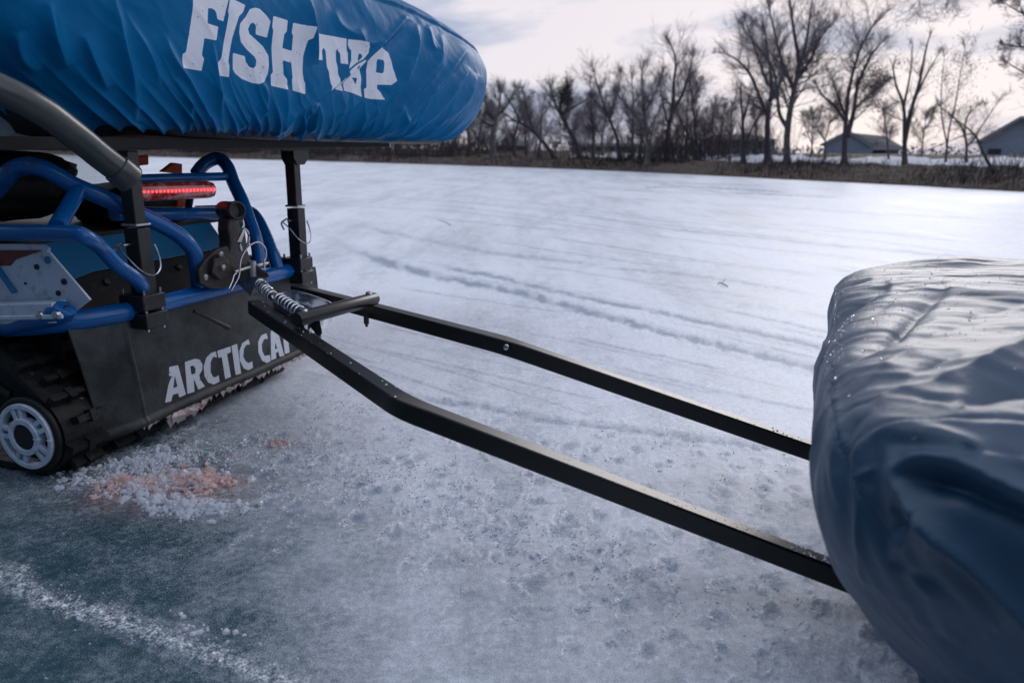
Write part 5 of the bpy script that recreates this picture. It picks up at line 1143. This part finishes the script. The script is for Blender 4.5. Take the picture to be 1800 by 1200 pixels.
V, F = C.mesh(3); mat('wood_far', (.30, .27, .31), .95); o = np_obj('low_wood', V, F, 'wood_far'); tag(o, 'low leafless wood behind the line of trees', kind='stuff')
# ---- houses
def house(base_l, base_r, base_y, ridge_pts, D, label, name='house', gable=True): pass
def V2(px, py, y):           # photo pixel at world distance y in front of the camera
    return plane(px, py, Vector((0, y, 0)), Vector((0, 1, 0)))
mat('siding_blue', (.50, .60, .80), .6, var=.9, vscale=3, var_col=(.42, .50, .68), stretch=(.02, .02, 2.0)); mat('siding_light', (.70, .75, .88), .6, var=.8, vscale=3, var_col=(.58, .62, .76), stretch=(.02, .02, 2.0))
mat('roof_dark', (.085, .09, .10), .8, var=.8, vscale=1.2, var_col=(.085, .085, .09)); mat('white_trim', (.60, .61, .68), .5); mat('window_glass', (.03, .05, .08), .08, spec=.8); mat('brown_wall', (.16, .11, .10), .8, var=.5, vscale=2); mat('roof_blue', (.10, .14, .20), .6, var=.5, vscale=1)
def hpart(parent, name, m, mb): 
    o = mb.build(name, m, None, smooth=False, origin=parent.location); o.parent = parent; o.location = (0, 0, 0); return o
def gable(px_c, dist, zb, apx, ely, depth, label, wallm, extra):
    r = ray(px_c, 300); ey = Vector((r.x, r.y, 0)).normalized(); ex = Vector((ey.y, -ey.x, 0)); c0 = Vector((0, 0, 0))+ey*dist
    def Q(px, py, back=0): return plane(px, py, c0+ey*back, ey)
    h = thing('house', label, 'house', (c0.x, c0.y, zb)); bpy.context.view_layer.update()
    return h, ex, ey, Q
gz = .80
h1, ex, ey, Q = gable(1797, 66, gz, 0, 0, 0, 'blue grey sided house whose tall gable fills the right edge of the bank', 0, 0)
ap = Q(1797, 206); el = Q(1717, 252); bl = Q(1722, 274); hw = (ap-el).dot(ex); hb_ = (ap-bl).dot(ex)
def at_(u, v, z): return Vector((ap.x, ap.y, 0))+ex*u+ey*v+Z*z
mb = MB(); sheet(mb, [at_(-hb_, 0, gz-.4), at_(hb_, 0, gz-.4), at_(hb_, 0, el.z+.15), at_(0, 0, ap.z-.08), at_(-hb_, 0, el.z+.15)], 12, ey); wl_ = hpart(h1, 'wall', 'siding_light', mb)
zz_ = Q(1780, 259).z
mb = MB(); box(mb, at_(0, -.02, (gz-.4+zz_)/2), 2*hb_+.02, .05, zz_-gz+.4, ex, ey, Z); hpart(wl_, 'lower_siding', 'siding_blue', mb)
mb = MB(); box(mb, at_(0, -.04, zz_+.04), 2*hb_+.04, .06, .09, ex, ey, Z); hpart(wl_, 'band_board', 'white_trim', mb)
mb = MB()
for sg in (-1, 1):
    a = at_(0, -.35, ap.z); b = at_(sg*(hw+.05), -.35, el.z); nn = (b-a).cross(ey)*-sg; nn = nn if nn.z > 0 else -nn; sheet(mb, [a, b, b+ey*12.7, a+ey*12.7], .10, nn)
hpart(h1, 'roof', 'roof_dark', mb); mb = MB()
for sg in (-1, 1): beam(mb, [at_(0, -.38, ap.z-.03), at_(sg*(hw+.05), -.38, el.z-.03)], .04, .13)
hpart(h1, 'fascia', 'white_trim', mb)
mb = MB(); box(mb, Q(1748, 267, -.06), .8, .05, .42, ex, ey, Z); hpart(h1, 'window', 'window_glass', mb)
h2, ex, ey, Q = gable(1491, 72, gz, 0, 0, 0, 'grey house with a white gable and long dark roof behind the leaf clumped tree', 0, 0)
ap = Q(1491, 231); el = Q(1442, 256); er = Q(1534, 258); er2 = Q(1594, 262, 1); bl_ = -(ap-el).dot(ex)+.3; br_ = (er-ap).dot(ex); b2 = (er2-ap).dot(ex)
mb = MB(); sheet(mb, [at_(bl_, 0, gz-.4), at_(br_, 0, gz-.4), at_(br_, 0, er.z), at_(0, 0, ap.z-.05), at_(bl_, 0, el.z+.1)], 8, ey); hpart(h2, 'gable_wall', 'siding_light', mb)
mb = MB(); box(mb, at_((br_+b2)/2-.3, 4.5, (gz-.4+er2.z)/2), b2-br_-.5, 6, er2.z-gz+.4, ex, ey, Z); hpart(h2, 'side_wall', 'siding_light', mb)
mb = MB()
for sg, e_ in ((-1, el), (1, er)):
    a = at_(0, -.3, ap.z); b = at_((e_-ap).dot(ex), -.3, e_.z); nn = (b-a).cross(ey); nn = nn if nn.z > 0 else -nn; sheet(mb, [a, b, b+ey*8.6, a+ey*8.6], .10, nn)
rg = Q(1556, 239, 4); ru = (rg-ap).dot(ex)
mb.add([at_(.3, 4.5, ap.z-.02), at_(br_-1.2, 1.0, er2.z), at_(b2, 1.0, er2.z), at_(ru, 4.5, rg.z), at_(b2, 8.3, er2.z), at_(.3, 8.3, er2.z)], [(0, 1, 2, 3), (3, 2, 4), (0, 3, 4, 5)]); hpart(h2, 'roof', 'roof_dark', mb)
mb = MB(); beam(mb, [at_(0, -.33, ap.z-.03), at_((el-ap).dot(ex), -.33, el.z-.03)], .04, .12); beam(mb, [at_(0, -.33, ap.z-.03), at_(br_, -.33, er.z-.03)], .04, .12); beam(mb, [at_(br_-.2, .96, er2.z-.05), at_(b2, .96, er2.z-.05)], .04, .11); hpart(h2, 'fascia', 'white_trim', mb)
mb = MB(); box(mb, Q(1546, 267, 1.45), 1.0, .05, .40, ex, ey, Z); hpart(h2, 'window', 'window_glass', mb)
mb = MB(); box(mb, Q(1541, 249, 2.2), .35, .35, .3, ex, ey, Z); hpart(h2, 'roof_vent', 'white_trim', mb)
# low house left of the trees
yl = 76.0
h3 = thing('house', 'low blue grey house with shallow roof behind the broken stump', 'house', (V2(1305, 270, yl).x, yl, gz)); bpy.context.view_layer.update()
a, b = V2(1248, 272, yl), V2(1366, 272, yl); zt3 = V2(1300, 246, yl).z; zr3 = V2(1300, 235, yl).z; mb = MB()
box(mb, ((a.x+b.x)/2, yl+3, (gz-.4+zt3)/2), b.x-a.x-.6, 6, zt3-gz+.4, Vector((1, 0, 0)), Vector((0, 1, 0)), Z); hpart(h3, 'wall', 'siding_blue', mb)
mb = MB(); p = [Vector((a.x-.2, yl-.5, zt3)), Vector((b.x+.2, yl-.5, zt3)), Vector((b.x-1.8, yl+3, zr3)), Vector((a.x+1.8, yl+3, zr3)), Vector((b.x+.2, yl+6.5, zt3)), Vector((a.x-.2, yl+6.5, zt3))]
mb.add(p, [(0, 1, 2, 3), (1, 4, 2), (2, 4, 5, 3), (5, 0, 3), (0, 5, 4, 1)]); r3 = hpart(h3, 'roof', 'roof_dark', mb)
mb = MB(); box(mb, V2(1287, 236, yl+3), .5, .5, .7, Vector((1, 0, 0)), Vector((0, 1, 0)), Z); hpart(r3, 'chimney', 'brown_wall', mb)
for x in (1262, 1275, 1288, 1336):
    mb = MB(); box(mb, V2(x, 256, yl-.03), .5, .05, .62, Vector((1, 0, 0)), Vector((0, 1, 0)), Z); hpart(h3, 'window', 'window_glass', mb)
# low sheds further left
for (xa, xb, yt, ye, yb_, Y, rm, wm, lb_) in ((872, 928, 247, 256, 270, 84, 'roof_blue', 'brown_wall', 'low brown shed with a blue roof behind the leftward leaning tree'), (1010, 1120, 251, 257, 270, 98, 'roof_dark', 'brown_wall', 'long low dark roofed building behind the centre trees'), (1130, 1200, 253, 259, 270, 92, 'roof_blue', 'siding_light', 'low pale building behind the tree at the ice edge'), (786, 826, 254, 259, 270, 90, 'roof_blue', 'siding_light', 'small pale shed low behind the tip of the blue cover')):
    a, b = V2(xa, yb_, Y), V2(xb, yb_, Y); zt_, ze_ = V2((xa+xb)/2, yt, Y).z, V2((xa+xb)/2, ye, Y).z
    h = thing('shed', lb_, 'shed', ((a.x+b.x)/2, Y, gz)); bpy.context.view_layer.update(); mb = MB()
    box(mb, ((a.x+b.x)/2, Y+2.5, (gz-.4+ze_)/2), b.x-a.x, 5, ze_-gz+.4, Vector((1, 0, 0)), Vector((0, 1, 0)), Z); hpart(h, 'wall', wm, mb)
    mb = MB(); p = [Vector((a.x-.3, Y-.4, ze_)), Vector((b.x+.3, Y-.4, ze_)), Vector((b.x+.3, Y+2.5, zt_)), Vector((a.x-.3, Y+2.5, zt_)), Vector((b.x+.3, Y+5.4, ze_)), Vector((a.x-.3, Y+5.4, ze_))]
    mb.add(p, [(0, 1, 2, 3), (2, 4, 5, 3), (1, 4, 2), (5, 0, 3), (0, 5, 4, 1)]); hpart(h, 'roof', rm, mb)
# fallen branches and a bramble heap on the bank, dark posts on the snow
for i, (pts, r, lbl) in enumerate((([(1285,310),(1310,298),(1335,296)], .04, 'fallen branch on the bank below the broken stump'), ([(1545,322),(1575,312),(1600,304)], .045, 'fallen log on the brush right of the leaf clumped tree'), ([(930,290),(905,282),(885,280)], .05, 'fallen log at the ice edge below the leftward leaning tree'), ([(1475,320),(1472,305),(1462,296)], .03, 'broken stick standing at the ice edge below the gabled house'))):
    mb = MB(); d, p = dpt(pts[0][0], .3); path = smooth_path([pd(x, y, d+j*.2) for j, (x, y) in enumerate(pts)], 4); tube(mb, path, [r*(1-.6*k/(len(path)-1)) for k in range(len(path))], 7)
    tube(mb, [path[len(path)//2], path[len(path)//2]+Vector((.1, .05, .25))], [r*.5, r*.2], 5); o = mb.build('fallen_branch', 'bark_pale', None, origin=path[0]); tag(o, lbl, 'branch', 'fallen branches on the bank')
for x, lb_ in ((1229, 'dark short post on the snow, left of the pair'), (1251, 'dark short post on the snow, right of the pair')):
    d, p = dpt(x, 6); mb = MB(); tube(mb, [p-Z*.1, p+Z*.22, p+Z*.26], [.09, .085, .05], 10); o = mb.build('post', 'bark', None, origin=p); tag(o, lb_, 'post', 'posts on the snow')
for (x0, y0, x1, y1, r, lb_) in ((770, 387, 792, 396, .0028, 'small dark twig lying on the far ice behind the rack post'), (1262, 499, 1279, 503, .003, 'small dark twig on the ice left of the grey cover')):
    a, b = pz(x0, y0, .006), pz(x1, y1, .006); mb = MB(); tube(mb, smooth_path([a, (a+b)/2+Vector((0, .06, .006)), b], 4), r, 6); tube(mb, [(a+b)/2+Vector((0, .05, 0)), (a+b)/2+Vector((.06, .16, .01))], r*.6, 5); o = mb.build('twig', 'bark', None, origin=a); tag(o, lb_, 'twig')
# far wood closing the horizon
rs = np.random.RandomState(77); V = []; F = []; k = 0
for i in range(9000):
    x = rs.uniform(-330, 330); y = rs.uniform(225, 330)-abs(x)*.1; hgt_ = (2.2+2.6*(.5+.5*vnoise(np.array([x*.03]), np.array([0.]), None, 5)[0]))*(y/260); z0 = rs.uniform(.4, hgt_); s = rs.uniform(.25, .9)
    q = np.array([x, y, z0]); a, b = rvec(rs)*s, rvec(rs)*s; V += [q, q+a, q+a+b, q+b]; F.append((k, k+1, k+2, k+3)); k += 4
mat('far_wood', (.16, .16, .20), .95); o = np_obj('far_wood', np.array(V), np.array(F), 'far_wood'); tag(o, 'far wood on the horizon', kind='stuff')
